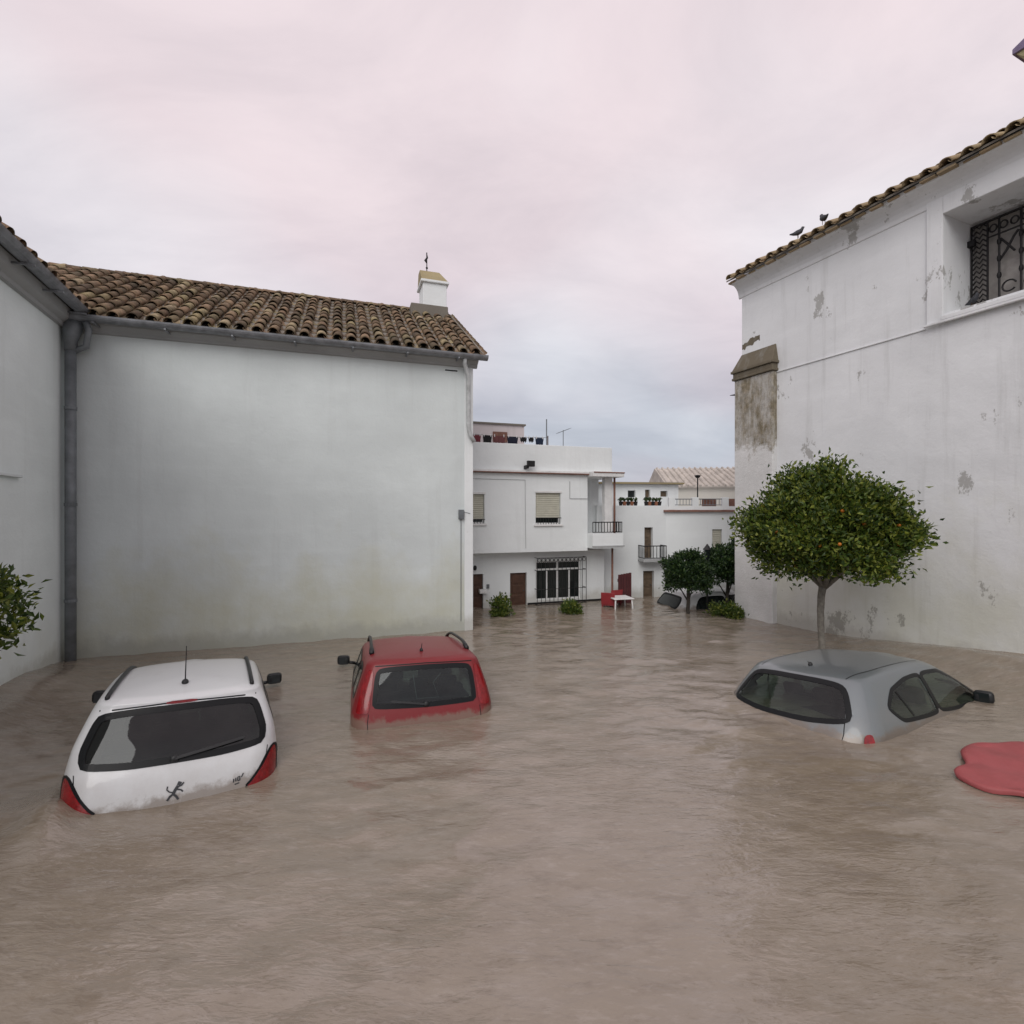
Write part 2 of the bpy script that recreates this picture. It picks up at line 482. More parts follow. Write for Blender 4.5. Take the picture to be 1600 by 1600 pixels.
class MB:
    def __init__(self):
        self.v, self.f = [], []

    def add(self, vs, fs):
        k = len(self.v)
        self.v += [tuple(p) for p in vs]
        self.f += [tuple(i + k for i in f) for f in fs]
        return self

    def quad(self, a, b, c, d):
        return self.add([a, b, c, d], [(0, 1, 2, 3)])

    def box(self, x0, x1, y0, y1, z0, z1):
        vs = [(x, y, z) for z in (z0, z1) for y in (y0, y1) for x in (x0, x1)]
        return self.add(vs, [(0, 2, 3, 1), (4, 5, 7, 6), (0, 1, 5, 4), (2, 6, 7, 3), (0, 4, 6, 2), (1, 3, 7, 5)])

    def prism_x(self, poly, x0, x1):
        """poly of (y, z) extruded along x"""
        n = len(poly)
        vs = [(x0, y, z) for y, z in poly] + [(x1, y, z) for y, z in poly]
        fs = [(i, (i + 1) % n, n + (i + 1) % n, n + i) for i in range(n)]
        fs += [tuple(range(n - 1, -1, -1)), tuple(range(n, 2 * n))]
        return self.add(vs, fs)

    def prism_y(self, poly, y0, y1):
        n = len(poly)
        vs = [(x, y0, z) for x, z in poly] + [(x, y1, z) for x, z in poly]
        fs = [(i, (i + 1) % n, n + (i + 1) % n, n + i) for i in range(n)]
        fs += [tuple(range(n - 1, -1, -1)), tuple(range(n, 2 * n))]
        return self.add(vs, fs)

    def prism_z(self, poly, z0, z1):
        n = len(poly)
        vs = [(x, y, z0) for x, y in poly] + [(x, y, z1) for x, y in poly]
        fs = [(i, (i + 1) % n, n + (i + 1) % n, n + i) for i in range(n)]
        fs += [tuple(range(n - 1, -1, -1)), tuple(range(n, 2 * n))]
        return self.add(vs, fs)

    def tube(self, pts, r, n=8, cap=True):
        pts = [Vector(p) for p in pts]
        rs = r if isinstance(r, (list, tuple)) else [r] * len(pts)
        vs, fs = [], []
        prev = None
        for i, p in enumerate(pts):
            a = pts[max(0, i - 1)]
            b = pts[min(len(pts) - 1, i + 1)]
            t = (b - a).normalized()
            if prev is None:
                ref = Vector((0, 0, 1)) if abs(t.z) < 0.9 else Vector((1, 0, 0))
                nx = t.cross(ref).normalized()
            else:
                nx = (prev - t * prev.dot(t)).normalized()
            prev = nx
            ny = t.cross(nx)
            for k in range(n):
                an = 2 * math.pi * k / n
                vs.append(p + (nx * math.cos(an) + ny * math.sin(an)) * rs[i])
        for i in range(len(pts) - 1):
            for k in range(n):
                k2 = (k + 1) % n
                fs.append((i * n + k, i * n + k2, (i + 1) * n + k2, (i + 1) * n + k))
        if cap:
            fs.append(tuple(range(n - 1, -1, -1)))
            fs.append(tuple(range((len(pts) - 1) * n, len(pts) * n)))
        return self.add(vs, fs)

    def blob(self, c, r, nu=12, nv=8, jit=0.0):
        vs, fs = [], []
        for j in range(nv + 1):
            th = math.pi * j / nv
            for i in range(nu):
                ph = 2 * math.pi * i / nu
                k = 1 + random.uniform(-jit, jit)
                vs.append((c[0] + r[0] * k * math.sin(th) * math.cos(ph), c[1] + r[1] * k * math.sin(th) * math.sin(ph), c[2] + r[2] * k * math.cos(th)))
        for j in range(nv):
            for i in range(nu):
                i2 = (i + 1) % nu
                fs.append((j * nu + i, (j + 1) * nu + i, (j + 1) * nu + i2, j * nu + i2))
        return self.add(vs, fs)

    def mesh(self, name, smooth=False):
        me = bpy.data.meshes.new(name)
        me.from_pydata([tuple(p) for p in self.v], [], self.f)
        me.validate()
        if smooth:
            me.polygons.foreach_set('use_smooth', [True] * len(me.polygons))
        me.update()
        return me

    def build(self, name, mat, parent=None, smooth=False, bevel=0.0, kind=None):
        o = link_mesh(name, self.mesh(name, smooth), mat, parent)
        if bevel:
            b = o.modifiers.new('bevel', 'BEVEL')
            b.width = bevel
            b.segments = 2
            b.limit_method = 'ANGLE'
        if kind:
            o['kind'] = kind
        return o


class Frame:
    """a building's own axes: u along the facade, v into the building, z up"""

    def __init__(self, ox, oy, ang):
        self.o = Vector((ox, oy, 0))
        self.ang = ang
        self.ex = Vector((math.cos(ang), math.sin(ang), 0))
        self.ey = Vector((-math.sin(ang), math.cos(ang), 0))

    def root(self, name):
        return empty(name, self.o, (0, 0, self.ang))

    def at(self, px, py, v=0.0):
        """survey helper: where the sight line through a photo point meets the plane v = const -> (u, z)"""
        d = Vector(((px - 800) / 800.0, 1.0, (800 - py) / 800.0))
        c = Vector((0, 0, EYE))
        t = (v - (c - self.o).dot(self.ey)) / d.dot(self.ey)
        p = c + d * t
        return (p - self.o).dot(self.ex), p.z

    def w(self, u, v, z):
        return self.o + self.ex * u + self.ey * v + Vector((0, 0, z))


def holed_wall(mb, u0, u1, z0, z1, v, holes, depth):
    """front skin of a wall at plane v with rectangular openings (hu0, hu1, hz0, hz1) and their reveals"""
    us = sorted({u0, u1, *[h[0] for h in holes], *[h[1] for h in holes]})
    zs = sorted({z0, z1, *[h[2] for h in holes], *[h[3] for h in holes]})
    for a, b in zip(us, us[1:]):
        for c, d in zip(zs, zs[1:]):
            m, n = (a + b) / 2, (c + d) / 2
            if any(h[0] < m < h[1] and h[2] < n < h[3] for h in holes):
                continue
            mb.quad((a, v, c), (b, v, c), (b, v, d), (a, v, d))
    for h in holes:
        a, b, c, d = h
        w = v + depth
        mb.quad((a, v, c), (a, w, c), (a, w, d), (a, v, d))
        mb.quad((b, v, c), (b, v, d), (b, w, d), (b, w, c))
        mb.quad((a, v, d), (a, w, d), (b, w, d), (b, v, d))
        mb.quad((a, v, c), (b, v, c), (b, w, c), (a, w, c))
    return mb


# ------------------------------------------------------------------ ground and flood water
g = MB()
g.quad((-900, -900, -0.85), (900, -900, -0.85), (900, 900, -0.85), (-900, 900, -0.85))
tag(g.build('ground', M['ground']), kind='structure')


def wave_height(X, Y):
    rng = np.random.default_rng(11)
    h = np.zeros_like(X)
    for k in range(70):
        lam = 0.16 * (7.0 ** rng.random())
        a = rng.normal(math.pi / 2 + 0.2, 0.5)
        ph = rng.random() * 6.283
        kk = 6.283 / lam
        arg = kk * (X * math.cos(a) + Y * math.sin(a)) + ph
        h += 0.0026 * lam * (np.sin(arg) + 0.25 * np.sin(2 * arg + 1.0))
    # wind streaks: rougher and calmer patches
    pat = 0.75 + 0.35 * np.sin(0.55 * X + 0.9 * Y + 1.0) * np.sin(0.8 * X - 0.35 * Y + 2.0) + 0.2 * np.sin(1.7 * X + 0.6 * Y)
    return h * np.clip(pat, 0.35, 1.35)


gx = np.arange(-10.0, 12.01, 0.042)
gy = np.arange(0.8, 17.01, 0.042)
GX, GY = np.meshgrid(gx, gy)
edge = np.clip(np.minimum.reduce([GX - gx[0], gx[-1] - GX, GY - gy[0], gy[-1] - GY]) / 0.8, 0, 1)
GZ = wave_height(GX, GY) * edge
# the current heaps up where it runs against the sunken cars and the church wall
for (hx, hy, hr, hh) in ((-3.62, 4.02, 0.34, 0.10), (-3.85, 4.35, 0.40, 0.07)):
    GZ += hh * np.exp(-((GX - hx) ** 2 + (GY - hy) ** 2) / (hr * hr)) * (1 + 0.25 * np.sin(9 * GX + 7 * GY))
ra, rb = 0.400, -0.916                                  # direction of the church wall, and of the wing wall
du = (GX - 5.58) * ra + (GY - 12.42) * rb
dn = -((GX - 5.58) * 0.916 + (GY - 12.42) * 0.400)
chop = 1 + 0.06 * np.sin(5.1 * GX + 2.3 * GY) * np.sin(3.7 * GY - 1.9 * GX) + 0.05 * np.sin(13 * GX + 5 * GY)
ramp_ = np.clip((du - 1.5) / 4.5, 0, 1)
GZ += 0.42 * np.exp(-(np.clip(dn, 0, None) / 0.95) ** 2) * ramp_ * ramp_ * (3 - 2 * ramp_) * chop
wx, wy = math.cos(R(22.9)), math.sin(R(22.9))
dw = (GX + 7.55) * wx + (GY - 8.67) * wy
dl = -(-(GX + 7.55) * wy + (GY - 8.67) * wx)
GZ += 0.20 * np.exp(-(np.clip(dw, 0, None) / 0.55) ** 2) * np.clip(dl / 1.6, 0, 1) * chop
GZ *= np.where(edge > 0, np.clip(edge * 2, 0, 1), 0)
ny_, nx_ = GX.shape
verts = np.stack([GX, GY, GZ], -1).reshape(-1, 3)
ii = (np.arange(ny_ - 1)[:, None] * nx_ + np.arange(nx_ - 1)[None, :]).reshape(-1)
faces = np.stack([ii, ii + 1, ii + nx_ + 1, ii + nx_], -1)
nb = len(verts)
x0, x1, y0, y1 = gx[0], gx[-1], gy[0], gy[-1]
B = 700.0
outer = np.array([(-B, -B, 0), (x0, -B, 0), (x1, -B, 0), (B, -B, 0), (-B, y0, 0), (x0, y0, 0), (x1, y0, 0), (B, y0, 0),
                  (-B, y1, 0), (x0, y1, 0), (x1, y1, 0), (B, y1, 0), (-B, B, 0), (x0, B, 0), (x1, B, 0), (B, B, 0)], float)
of = [(r * 4 + c + nb, r * 4 + c + 1 + nb, r * 4 + c + 5 + nb, r * 4 + c + 4 + nb) for r in range(3) for c in range(3) if not (r == 1 and c == 1)]
faces = np.concatenate([faces, np.array(of)])
verts = np.concatenate([verts, outer])
me = bpy.data.meshes.new('flood_water')
me.vertices.add(len(verts))
me.vertices.foreach_set('co', verts.astype(np.float32).ravel())
me.loops.add(faces.size)
me.loops.foreach_set('vertex_index', faces.astype(np.int32).ravel())
me.polygons.add(len(faces))
me.polygons.foreach_set('loop_start', np.arange(0, faces.size, 4, dtype=np.int32))
me.polygons.foreach_set('use_smooth', np.ones(len(faces), bool))
me.update()
me.validate()
tag(link_mesh('flood_water', me, M['water']), kind='structure')

# ------------------------------------------------------------------ roof tiles


def cover_tile_mesh(name, length=0.46, r0=0.098, r1=0.080, th=0.014, n=7):
    mb = MB()
    rings = []
    for (y, r) in ((0.0, r0), (length, r1)):
        for rr in (r, r - th):
            rings.append([(rr * math.cos(math.pi * k / n), y, rr * math.sin(math.pi * k / n) * 0.92) for k in range(n + 1)])
    vs = [p for rg in rings for p in rg]
    m = n + 1
    fs = []
    for k in range(n):
        fs.append((k, k + 1, 2 * m + k + 1, 2 * m + k))                # outer
        fs.append((m + k, 3 * m + k, 3 * m + k + 1, m + k + 1))        # inner
        fs.append((k, m + k, m + k + 1, k + 1))                        # lower mouth
        fs.append((2 * m + k, 2 * m + k + 1, 3 * m + k + 1, 3 * m + k))
    fs.append((0, 2 * m, 3 * m, m))
    fs.append((n, m + n, 3 * m + n, 2 * m + n))
    mb.add(vs, fs)
    me = mb.mesh(name, False)
    me.polygons.foreach_set('use_smooth', [(i % 4) < 2 for i in range(len(me.polygons))])
    return me


M['tile_tan'] = tile_mat('roof_tile_tan', False, 1.5)
M['tile_tan_i'] = tile_mat('roof_tile_tan_rows', True, 1.5)
TILE_TAN = cover_tile_mesh('tile')
TILE_TAN.materials.append(M['tile_tan'])
TILE_ME = cover_tile_mesh('tile')
TILE_ME.materials.append(M['tile'])
TV = np.array([v.co[:] for v in TILE_ME.vertices])
TF = [tuple(p.vertices) for p in TILE_ME.polygons]


def tile_roof(roof, o, ecol, eup, cols, rows, pitch, expo, keep, rest_name='tile_rows', lift=0.02, tan=False):
    """o: eave start (parent space), ecol: unit vector along the eave, eup: unit vector up the slope.
    keep(c, r) -> True for tiles that become objects of their own; the rest and the channel tiles are joined."""
    ecol, eup = Vector(ecol), Vector(eup)
    nrm = ecol.cross(eup).normalized()
    base = Matrix((ecol, eup, nrm)).transposed()
    rest, chan = MB(), MB()
    for c in range(cols):
        wob = random.uniform(-0.015, 0.015)
        for r in range(rows):
            p = Vector(o) + ecol * ((c + 0.5) * pitch + wob + random.uniform(-0.010, 0.010)) + eup * (r * expo + random.uniform(-0.03, 0.02)) + nrm * (lift + random.uniform(0, 0.012) + 0.006 * math.sin(c * 0.7 + r * 0.5))
            rot = base @ Matrix.Rotation(random.uniform(-0.05, 0.05), 3, 'Z') @ Matrix.Rotation(0.045 + random.uniform(-0.02, 0.02), 3, 'X').inverted()
            s = random.uniform(0.95, 1.06)
            if keep(c, r):
                t = bpy.data.objects.new('tile', TILE_TAN if tan else TILE_ME)
                t.parent = roof
                t.matrix_local = Matrix.Translation(p) @ rot.to_4x4() @ Matrix.Diagonal((s, s, s, 1))
                COL.objects.link(t)
            else:
                A = np.array(rot)
                rest.add((TV * s) @ A.T + np.array(p), TF)
        # channel tile between this column and the next
        n = 6
        for r in range(rows):
            vs = []
            for yy, up in ((-0.04, 0.012), (expo + 0.02, -0.004)):
                for k in range(n + 1):
                    a = math.pi * k / n
                    q = Vector(o) + ecol * ((c + 1) * pitch + 0.09 * math.cos(a)) + eup * (r * expo + yy) + nrm * (0.035 - 0.055 * math.sin(a) + up + 0.012)
                    vs.append(q)
            chan.add(vs, [(k, k + 1, n + 2 + k, n + 1 + k) for k in range(n)])
    if rest.v:
        rest.build(rest_name, M['tile_tan_i' if tan else 'tile_i'], roof, kind='stuff')
    chan.build('channel_tiles', M['tile_tan_i' if tan else 'tile_i'], roof, smooth=False, kind='stuff')


# ------------------------------------------------------------------ left building (long wall with bell turret)
FL = Frame(-7.55, 8.67, R(18.3))
LW = 7.06
EAVE = 5.78
SPAN, RISE = 3.33, 1.98
left = tag(FL.root('whitewashed_church_annex'), 'long white building with mossy tile roof and small bell turret, behind the red car', 'building')
w = MB()
w.box(0, LW, 0, 2 * SPAN, -1.0, EAVE - 0.02)
w.prism_x([(0.02, EAVE - 0.04), (2 * SPAN - 0.02, EAVE - 0.04), (SPAN, EAVE + RISE - 0.12)], 0.02, LW - 0.02)
w.build('wall', M['wall_left'], left)
# subdivided skin pieces: lighter corner strip
c = MB()
c.box(LW - 0.17, LW + 0.015, -0.018, 0.3, -0.9, EAVE - 0.22)
c.build('corner_strip', M['wall_house'], left, bevel=0.006)
# cornice moulding under the gutter
c = MB()
c.prism_x([(0.01, EAVE - 0.23), (-0.05, EAVE - 0.215), (-0.07, EAVE - 0.17), (-0.16, EAVE - 0.11), (-0.19, EAVE - 0.02), (0.01, EAVE - 0.02)], 0.03, LW + 0.10)
c.build('cornice', M['cornice_grey'], left)
sl = math.atan2(RISE, SPAN)
OV = 0.26
e0 = Vector((0, -OV, EAVE - OV * math.tan(sl) + 0.16))
roof = MB()
top = (SPAN, EAVE + RISE + 0.16)
roof.prism_x([(-OV, e0.z - 0.05), (top[0], top[1] - 0.05), (2 * SPAN + OV, e0.z - 0.05), (2 * SPAN + OV, e0.z), top, (-OV, e0.z)], -3.0, LW + 0.16)
roof_l = roof.build('roof', M['mortar'], left)
slope_len = math.hypot(SPAN + OV, top[1] - e0.z)
ROWS = 11
EXP = slope_len / ROWS
PT = (LW + 0.36) / 27
tile_roof(roof_l, (-0.2 - 10 * PT, e0.y, e0.z), (1, 0, 0), (0, math.cos(sl), math.sin(sl)), 37, ROWS, PT, EXP, lambda c, r: c >= 10)
# back slope and ridge
rg = MB()
for k in range(33):
    x = -2.9 + k * (LW + 3.0) / 33
    n = 6
    vs = []
    for xx, rr in ((x, 0.115), (x + 0.34, 0.10)):
        for j in range(n + 1):
            a = math.pi * j / n
            vs.append((xx, SPAN + rr * math.cos(a), top[1] - 0.01 + rr * 0.8 * math.sin(a) + random.uniform(0, 0.006)))
    rg.add(vs, [(j, j + 1, n + 2 + j, n + 1 + j) for j in range(n)])
rg.build('ridge_tiles', M['tile_i'], roof_l, kind='stuff')
# verge tiles up the right-hand gable edge are part of the last column; mortar fillet under them
vf = MB()
vf.prism_x([(-OV + 0.02, e0.z - 0.10), (SPAN, top[1] - 0.10), (SPAN, top[1] + 0.03), (-OV + 0.02, e0.z + 0.03)], LW + 0.163, LW + 0.20)
vf.build('verge', M['mortar'], roof_l)


def gutter(name, path_a, path_b, r, mat, parent, rim=0.012):
    """half-round trough along a straight line"""
    a, b = Vector(path_a), Vector(path_b)
    t = (b - a).normalized()
    s = t.cross(Vector((0, 0, 1))).normalized()
    mb = MB()
    n = 10
    vs = []
    for p in (a, b):
        for rr in (r, r - rim):
            for k in range(n + 1):
                an = math.pi * k / n
                vs.append(p + s * (rr * math.cos(an)) - Vector((0, 0, rr * math.sin(an))))
    m = n + 1
    fs = []
    for k in range(n):
        fs.append((k, k + 1, 2 * m + k + 1, 2 * m + k))
        fs.append((m + k, 3 * m + k, 3 * m + k + 1, m + k + 1))
        fs.append((k, m + k, m + k + 1, k + 1))
        fs.append((2 * m + k, 2 * m + k + 1, 3 * m + k + 1, 3 * m + k))
    fs.append((0, 2 * m, 3 * m, m))
    fs.append((n, m + n, 3 * m + n, 2 * m + n))
    fs.append(tuple(range(n + 1)))
    fs.append(tuple(range(3 * m - 1, 2 * m - 1, -1)))
    mb.add(vs, fs)
    return mb.build(name, mat, parent)


gutter('gutter', (0.12, -OV - 0.02, e0.z - 0.02), (LW + 0.26, -OV - 0.02, e0.z - 0.035), 0.095, M['gutter'], left)
for k in range(7):
    b_ = MB()
    x = 0.5 + k * 1.03
    b_.box(x, x + 0.03, -OV - 0.125, -0.12, e0.z - 0.155, e0.z - 0.13)
    b_.build('gutter_bracket', M['gutter'], left)
dp = MB()
dp.tube([(LW - 0.21, -OV, e0.z - 0.10), (LW - 0.21, -0.20, e0.z - 0.20), (LW - 0.10, -0.075, e0.z - 0.42), (LW - 0.10, -0.07, 4.35), (LW - 0.07, -0.07, 4.15), (LW + 0.03, -0.07, 3.98)], 0.045, 10)
dp.build('downpipe', M['pipe_white'], left, smooth=True)
mbx = MB()
mbx.box(LW - 0.30, LW - 0.19, -0.07, 0.0, 2.35, 2.55)
mbx.build('junction_box', M['pipe'], left, bevel=0.008)
cb = MB()
cb.tube([(LW - 0.245, -0.012, 2.35), (LW - 0.245, -0.012, 0.2)], 0.007, 6)
cb.tube([(LW - 0.19, -0.015, 2.5), (LW - 0.05, -0.03, 2.47)], 0.006, 6)
cb.build('cable', M['pipe'], left)
# wall scars: a small hole with rust under the eave
for (px, py, s) in ((705, 579, 0.13),):
    u, z = FL.at(px, py)
    sc_ = MB()
    sc_.box(u - s, u + s, -0.012, 0.02, z - 0.011, z + 0.011)
    sc_.build('beam_hole', M['dark'], left)
# bell turret on the ridge at the gable end
tu, tw_ = LW - 0.30, 0.30
tb = MB()
zb = top[1]
tb.box(tu - 0.62, tu + 0.36, SPAN - 0.42, SPAN + 0.40, zb - 0.45, zb + 0.06)
turret = tb.build('bell_turret', M['mortar'], left, bevel=0.02)
tb = MB()
tb.box(tu - 0.30, tu + 0.33, SPAN - 0.36, SPAN + 0.34, zb + 0.06, zb + 0.66)
tb.build('turret_block', M['wall_house'], turret, bevel=0.012)
tb = MB()
tb.box(tu - 0.36, tu + 0.39, SPAN - 0.42, SPAN + 0.40, zb + 0.66, zb + 0.73)
tb.build('turret_cornice', M['wall_house'], turret, bevel=0.015)
tb = MB()
A = [(tu - 0.34, SPAN - 0.40), (tu + 0.37, SPAN - 0.40), (tu + 0.37, SPAN + 0.38), (tu - 0.34, SPAN + 0.38)]
T = [(tu - 0.33, SPAN + 0.02), (tu + 0.20, SPAN + 0.02), (tu + 0.20, SPAN + 0.30), (tu - 0.33, SPAN + 0.30)]
z0_, z1_ = zb + 0.73, zb + 1.14
tb.add([(x, y, z0_) for x, y in A] + [(x, y, z1_) for x, y in T], [(0, 1, 5, 4), (1, 2, 6, 5), (2, 3, 7, 6), (3, 0, 4, 7), (4, 5, 6, 7), (3, 2, 1, 0)])
tb.build('turret_cap', M['ochre_cap'], turret, bevel=0.01)
tb = MB()
tb.tube([(tu - 0.12, SPAN + 0.15, z1_ - 0.02), (tu - 0.12, SPAN + 0.15, z1_ + 0.56)], 0.014, 6)
tb.tube([(tu - 0.12, SPAN + 0.15, z1_ + 0.28), (tu - 0.16, SPAN + 0.15, z1_ + 0.34), (tu - 0.11, SPAN + 0.15, z1_ + 0.42), (tu - 0.13, SPAN + 0.15, z1_ + 0.56)], [0.02, 0.035, 0.028, 0.008], 6)
tb.blob((tu - 0.12, SPAN + 0.15, z1_ + 0.14), (0.032, 0.032, 0.032), 8, 6)
tb.build('weather_vane', M['iron'], turret, smooth=True)

# ------------------------------------------------------------------ left wing, running towards the camera
FW = Frame(-7.55, 8.67, R(22.9))
wing = tag(FW.root('whitewashed_wing'), 'white wing with grey eaves gutter at the left edge, left of the thick drainpipe', 'building')
WL = 8.0
w = MB()
w.box(-5.0, -0.003, -WL, 0.6, -1.0, EAVE + 0.10)
w.build('wall', plaster('plaster_wing', (0.77, 0.83, 0.82), algae=0.2, algae_top=1.5, streak=0.16, patch=0.4, seed=41.0), wing)
c = MB()
c.prism_y([(-0.01, EAVE - 0.22), (0.05, EAVE - 0.205), (0.06, EAVE - 0.15), (0.15, EAVE - 0.09), (0.18, EAVE + 0.05), (-0.01, EAVE + 0.05)], -WL, -0.02)
c.build('cornice', M['cornice_grey'], wing)
ws = R(27)
we = Vector((0.26, 0, EAVE + 0.13))
roof = MB()
wtop = (-2.5, we.z + 2.76 * math.tan(ws))
roof.prism_y([(0.26, we.z - 0.05), (wtop[0], wtop[1] - 0.05), (-5.26, we.z - 0.05), (-5.26, we.z), wtop, (0.26, we.z)], -WL, 0.25)
roof_w = roof.build('roof', M['mortar'], wing)
tile_roof(roof_w, (0.41, 0.1, we.z + 0.03), (0, -1, 0), (-math.cos(ws), 0, math.sin(ws)), 26, 7, 0.30, 0.44, lambda c, r: c < 16 and r < 2)
gutter('gutter', (0.30, -WL, we.z - 0.02), (0.30, -0.12, we.z - 0.03), 0.105, M['gutter'], wing)
for k in range(7):
    b_ = MB()
    y = -0.45 - k * 0.9
    b_.box(0.12, 0.41, y, y + 0.03, we.z - 0.165, we.z - 0.14)
    b_.build('gutter_bracket', M['gutter'], wing)
dp = MB()
dp.tube([(0.13, -0.22, EAVE - 0.45), (0.13, -0.22, -0.9)], 0.078, 14)
dpo = dp.build('downpipe', M['pipe'], wing, smooth=True)
hp = MB()
hp.tube([(0.13, -0.22, EAVE - 0.60), (0.13, -0.22, EAVE - 0.42), (0.15, -0.22, EAVE - 0.26), (0.20, -0.2, EAVE - 0.08)], [0.085, 0.10, 0.13, 0.13], 12)
hp.tube([(0.13, -0.2, EAVE - 0.62), (0.34, -0.22, EAVE - 0.50), (0.40, -0.30, EAVE - 0.24), (0.36, -0.31, EAVE - 0.12)], 0.05, 10)
hp.build('hopper', M['pipe'], dpo, smooth=True)
for z in (4.2, 2.6, 1.0):
    k_ = MB()
    k_.tube([(0.13, -0.22, z), (0.13, -0.22, z + 0.05)], 0.088, 14)
    k_.build('pipe_clip', M['pipe'], dpo)
lg = MB()
lg.box(-0.02, 0.05, -2.4, -1.62, 2.98, 3.02)
lg.build('ledge', M['wall_left'], wing, bevel=0.006)

# ------------------------------------------------------------------ right building (church with grilled window)
KR = 1.167
FR = Frame(4.73 * KR + 0.06, 10.67 * KR - 0.03, math.atan2(-0.916, 0.40))
TOPR = EYE + 4.8 * KR
right = tag(FR.root('whitewashed_church'), 'tall white church wall with recessed barred window and tile eaves, behind the orange tree', 'building')
RL = 15.0
wu0, wz1 = FR.at(1475, 335)
_, wz0 = FR.at(1475, 490)
wu1 = wu0 + 1.75
REV = 0.95
wr = MB()
holed_wall(wr, 0.0, RL, -1.0, TOPR - 0.3, 0.0, [(wu0, wu1, wz0, wz1)], REV)
wr.quad((0, 0, TOPR - 0.3), (RL, 0, TOPR - 0.3), (RL, 9, TOPR - 0.3), (0, 9, TOPR - 0.3))
wr.quad((0, 9, -1), (0, 0, -1), (0, 0, TOPR - 0.3), (0, 9, TOPR - 0.3))
wr.quad((RL, 0, -1), (RL, 9, -1), (RL, 9, TOPR - 0.3), (RL, 0, TOPR - 0.3))
wr.quad((RL, 9, -1), (0, 9, -1), (0, 9, TOPR - 0.3), (RL, 9, TOPR - 0.3))
wr.build('wall', M['wall_right'], right)
# raised plaster band round the opening
fr_ = MB()
uf, _ = FR.at(1449, 480)
fr_.box(uf, wu0 - 0.003, -0.035, 0.05, wz0 - 0.13, TOPR - 0.302)
fr_.box(wu1 + 0.003, wu1 + (wu0 - uf), -0.035, 0.05, wz0 - 0.13, TOPR - 0.302)
fr_.box(wu0 - 0.003, wu1 + 0.003, -0.035, 0.05, wz1 + 0.003, TOPR - 0.302)
wf = fr_.build('window_surround', M['wall_right'], right, bevel=0.012)
si = MB()
si.prism_x([(-0.10, wz0 - 0.13), (-0.10, wz0 - 0.06), (REV, wz0 + 0.26), (REV, wz0 - 0.13)], wu0 + 0.004, wu1 - 0.004)
si.box(uf - 0.02, wu1 + (wu0 - uf), -0.10, -0.036, wz0 - 0.17, wz0 - 0.13)
si.build('window_sill', M['wall_right'], wf, bevel=0.008)
pn = MB()
pn.box(wu0 + 0.002, wu1 - 0.002, REV - 0.06, REV - 0.04, wz0 + 0.2, wz1 - 0.002)
pn.build('pane', plain('dusty_pane', (0.33, 0.31, 0.29), 0.5, var=0.25, scale=6), wf)
# wrought-iron grille: studded side strip, bars, scrolls
gv = REV - 0.17
gz0, gz1 = wz0 + 0.20, wz1 - 0.06
gr = MB()
gr.box(wu0 + 0.015, wu0 + 0.035, gv - 0.015, gv + 0.015, gz0, gz1)
gr.box(wu0 + 0.235, wu0 + 0.255, gv - 0.015, gv + 0.015, gz0, gz1)
gr.box(wu0 + 0.015, wu1 - 0.01, gv - 0.015, gv + 0.015, gz1 - 0.03, gz1)
gr.box(wu0 + 0.015, wu1 - 0.01, gv - 0.015, gv + 0.015, gz0, gz0 + 0.03)
gr.box(wu0 + 0.235, wu1 - 0.01, gv - 0.012, gv + 0.012, gz1 - 0.30, gz1 - 0.28)
gr_o = gr.build('grille', M['iron'], wf)
k = 0
zz = gz0 + 0.05
while zz < gz1 - 0.05:
    s_ = MB()
    s_.tube([(wu0 + 0.04, gv, zz), (wu0 + 0.09, gv, zz + 0.055), (wu0 + 0.135, gv, zz), (wu0 + 0.18, gv, zz + 0.055), (wu0 + 0.235, gv, zz)], 0.015, 6)
    s_.build('scroll', M['iron'], gr_o)
    zz += 0.085
u = wu0 + 0.40
while u < wu1 - 0.05:
    s_ = MB()
    s_.tube([(u, gv, gz0), (u, gv, gz1)], 0.016, 6)
    for q in (0.3, 0.5, 0.7):
        s_.blob((u, gv, gz0 + (gz1 - gz0) * q), (0.034, 0.034, 0.06), 8, 6)
    s_.build('bar', M['iron'], gr_o)
    for path, rr in (([(u + 0.02, gv, gz1 - 0.72), (u + 0.10, gv, gz1 - 0.60), (u + 0.19, gv, gz1 - 0.42), (u + 0.25, gv, gz1 - 0.34)], 0.018),
                     ([(u + 0.02, gv, gz1 - 0.38), (u + 0.10, gv, gz1 - 0.50), (u + 0.20, gv, gz1 - 0.66)], 0.018),
                     ([(u + 0.13 + 0.09 * math.cos(a), gv, gz0 + 0.20 + 0.09 * math.sin(a)) for a in np.linspace(0.3, 5.6, 14)], 0.014),
                     ([(u - 0.08 + 0.05 * math.cos(a), gv, gz1 - 0.16 + 0.06 * math.sin(a)) for a in np.linspace(0, 6.28, 12)], 0.013),
                     ([(u + 0.06 + 0.05 * math.cos(a), gv, gz1 - 0.16 + 0.06 * math.sin(a)) for a in np.linspace(0, 6.28, 12)], 0.013)):
        s_ = MB()
        s_.tube(path, rr, 6)
        s_.build('scroll', M['iron'], gr_o)
    u += 0.28
hk = MB()
hk.tube([(wu0 - 0.003, gv - 0.02, gz1 - 0.30), (wu0 + 0.02, gv - 0.02, gz1 - 0.30)], 0.03, 8)
hk.box(wu0 + 0.0, wu0 + 0.10, gv - 0.09, gv - 0.02, gz1 - 0.36, gz1 - 0.26)
hk.build('grille_anchor', M['iron'], gr_o)
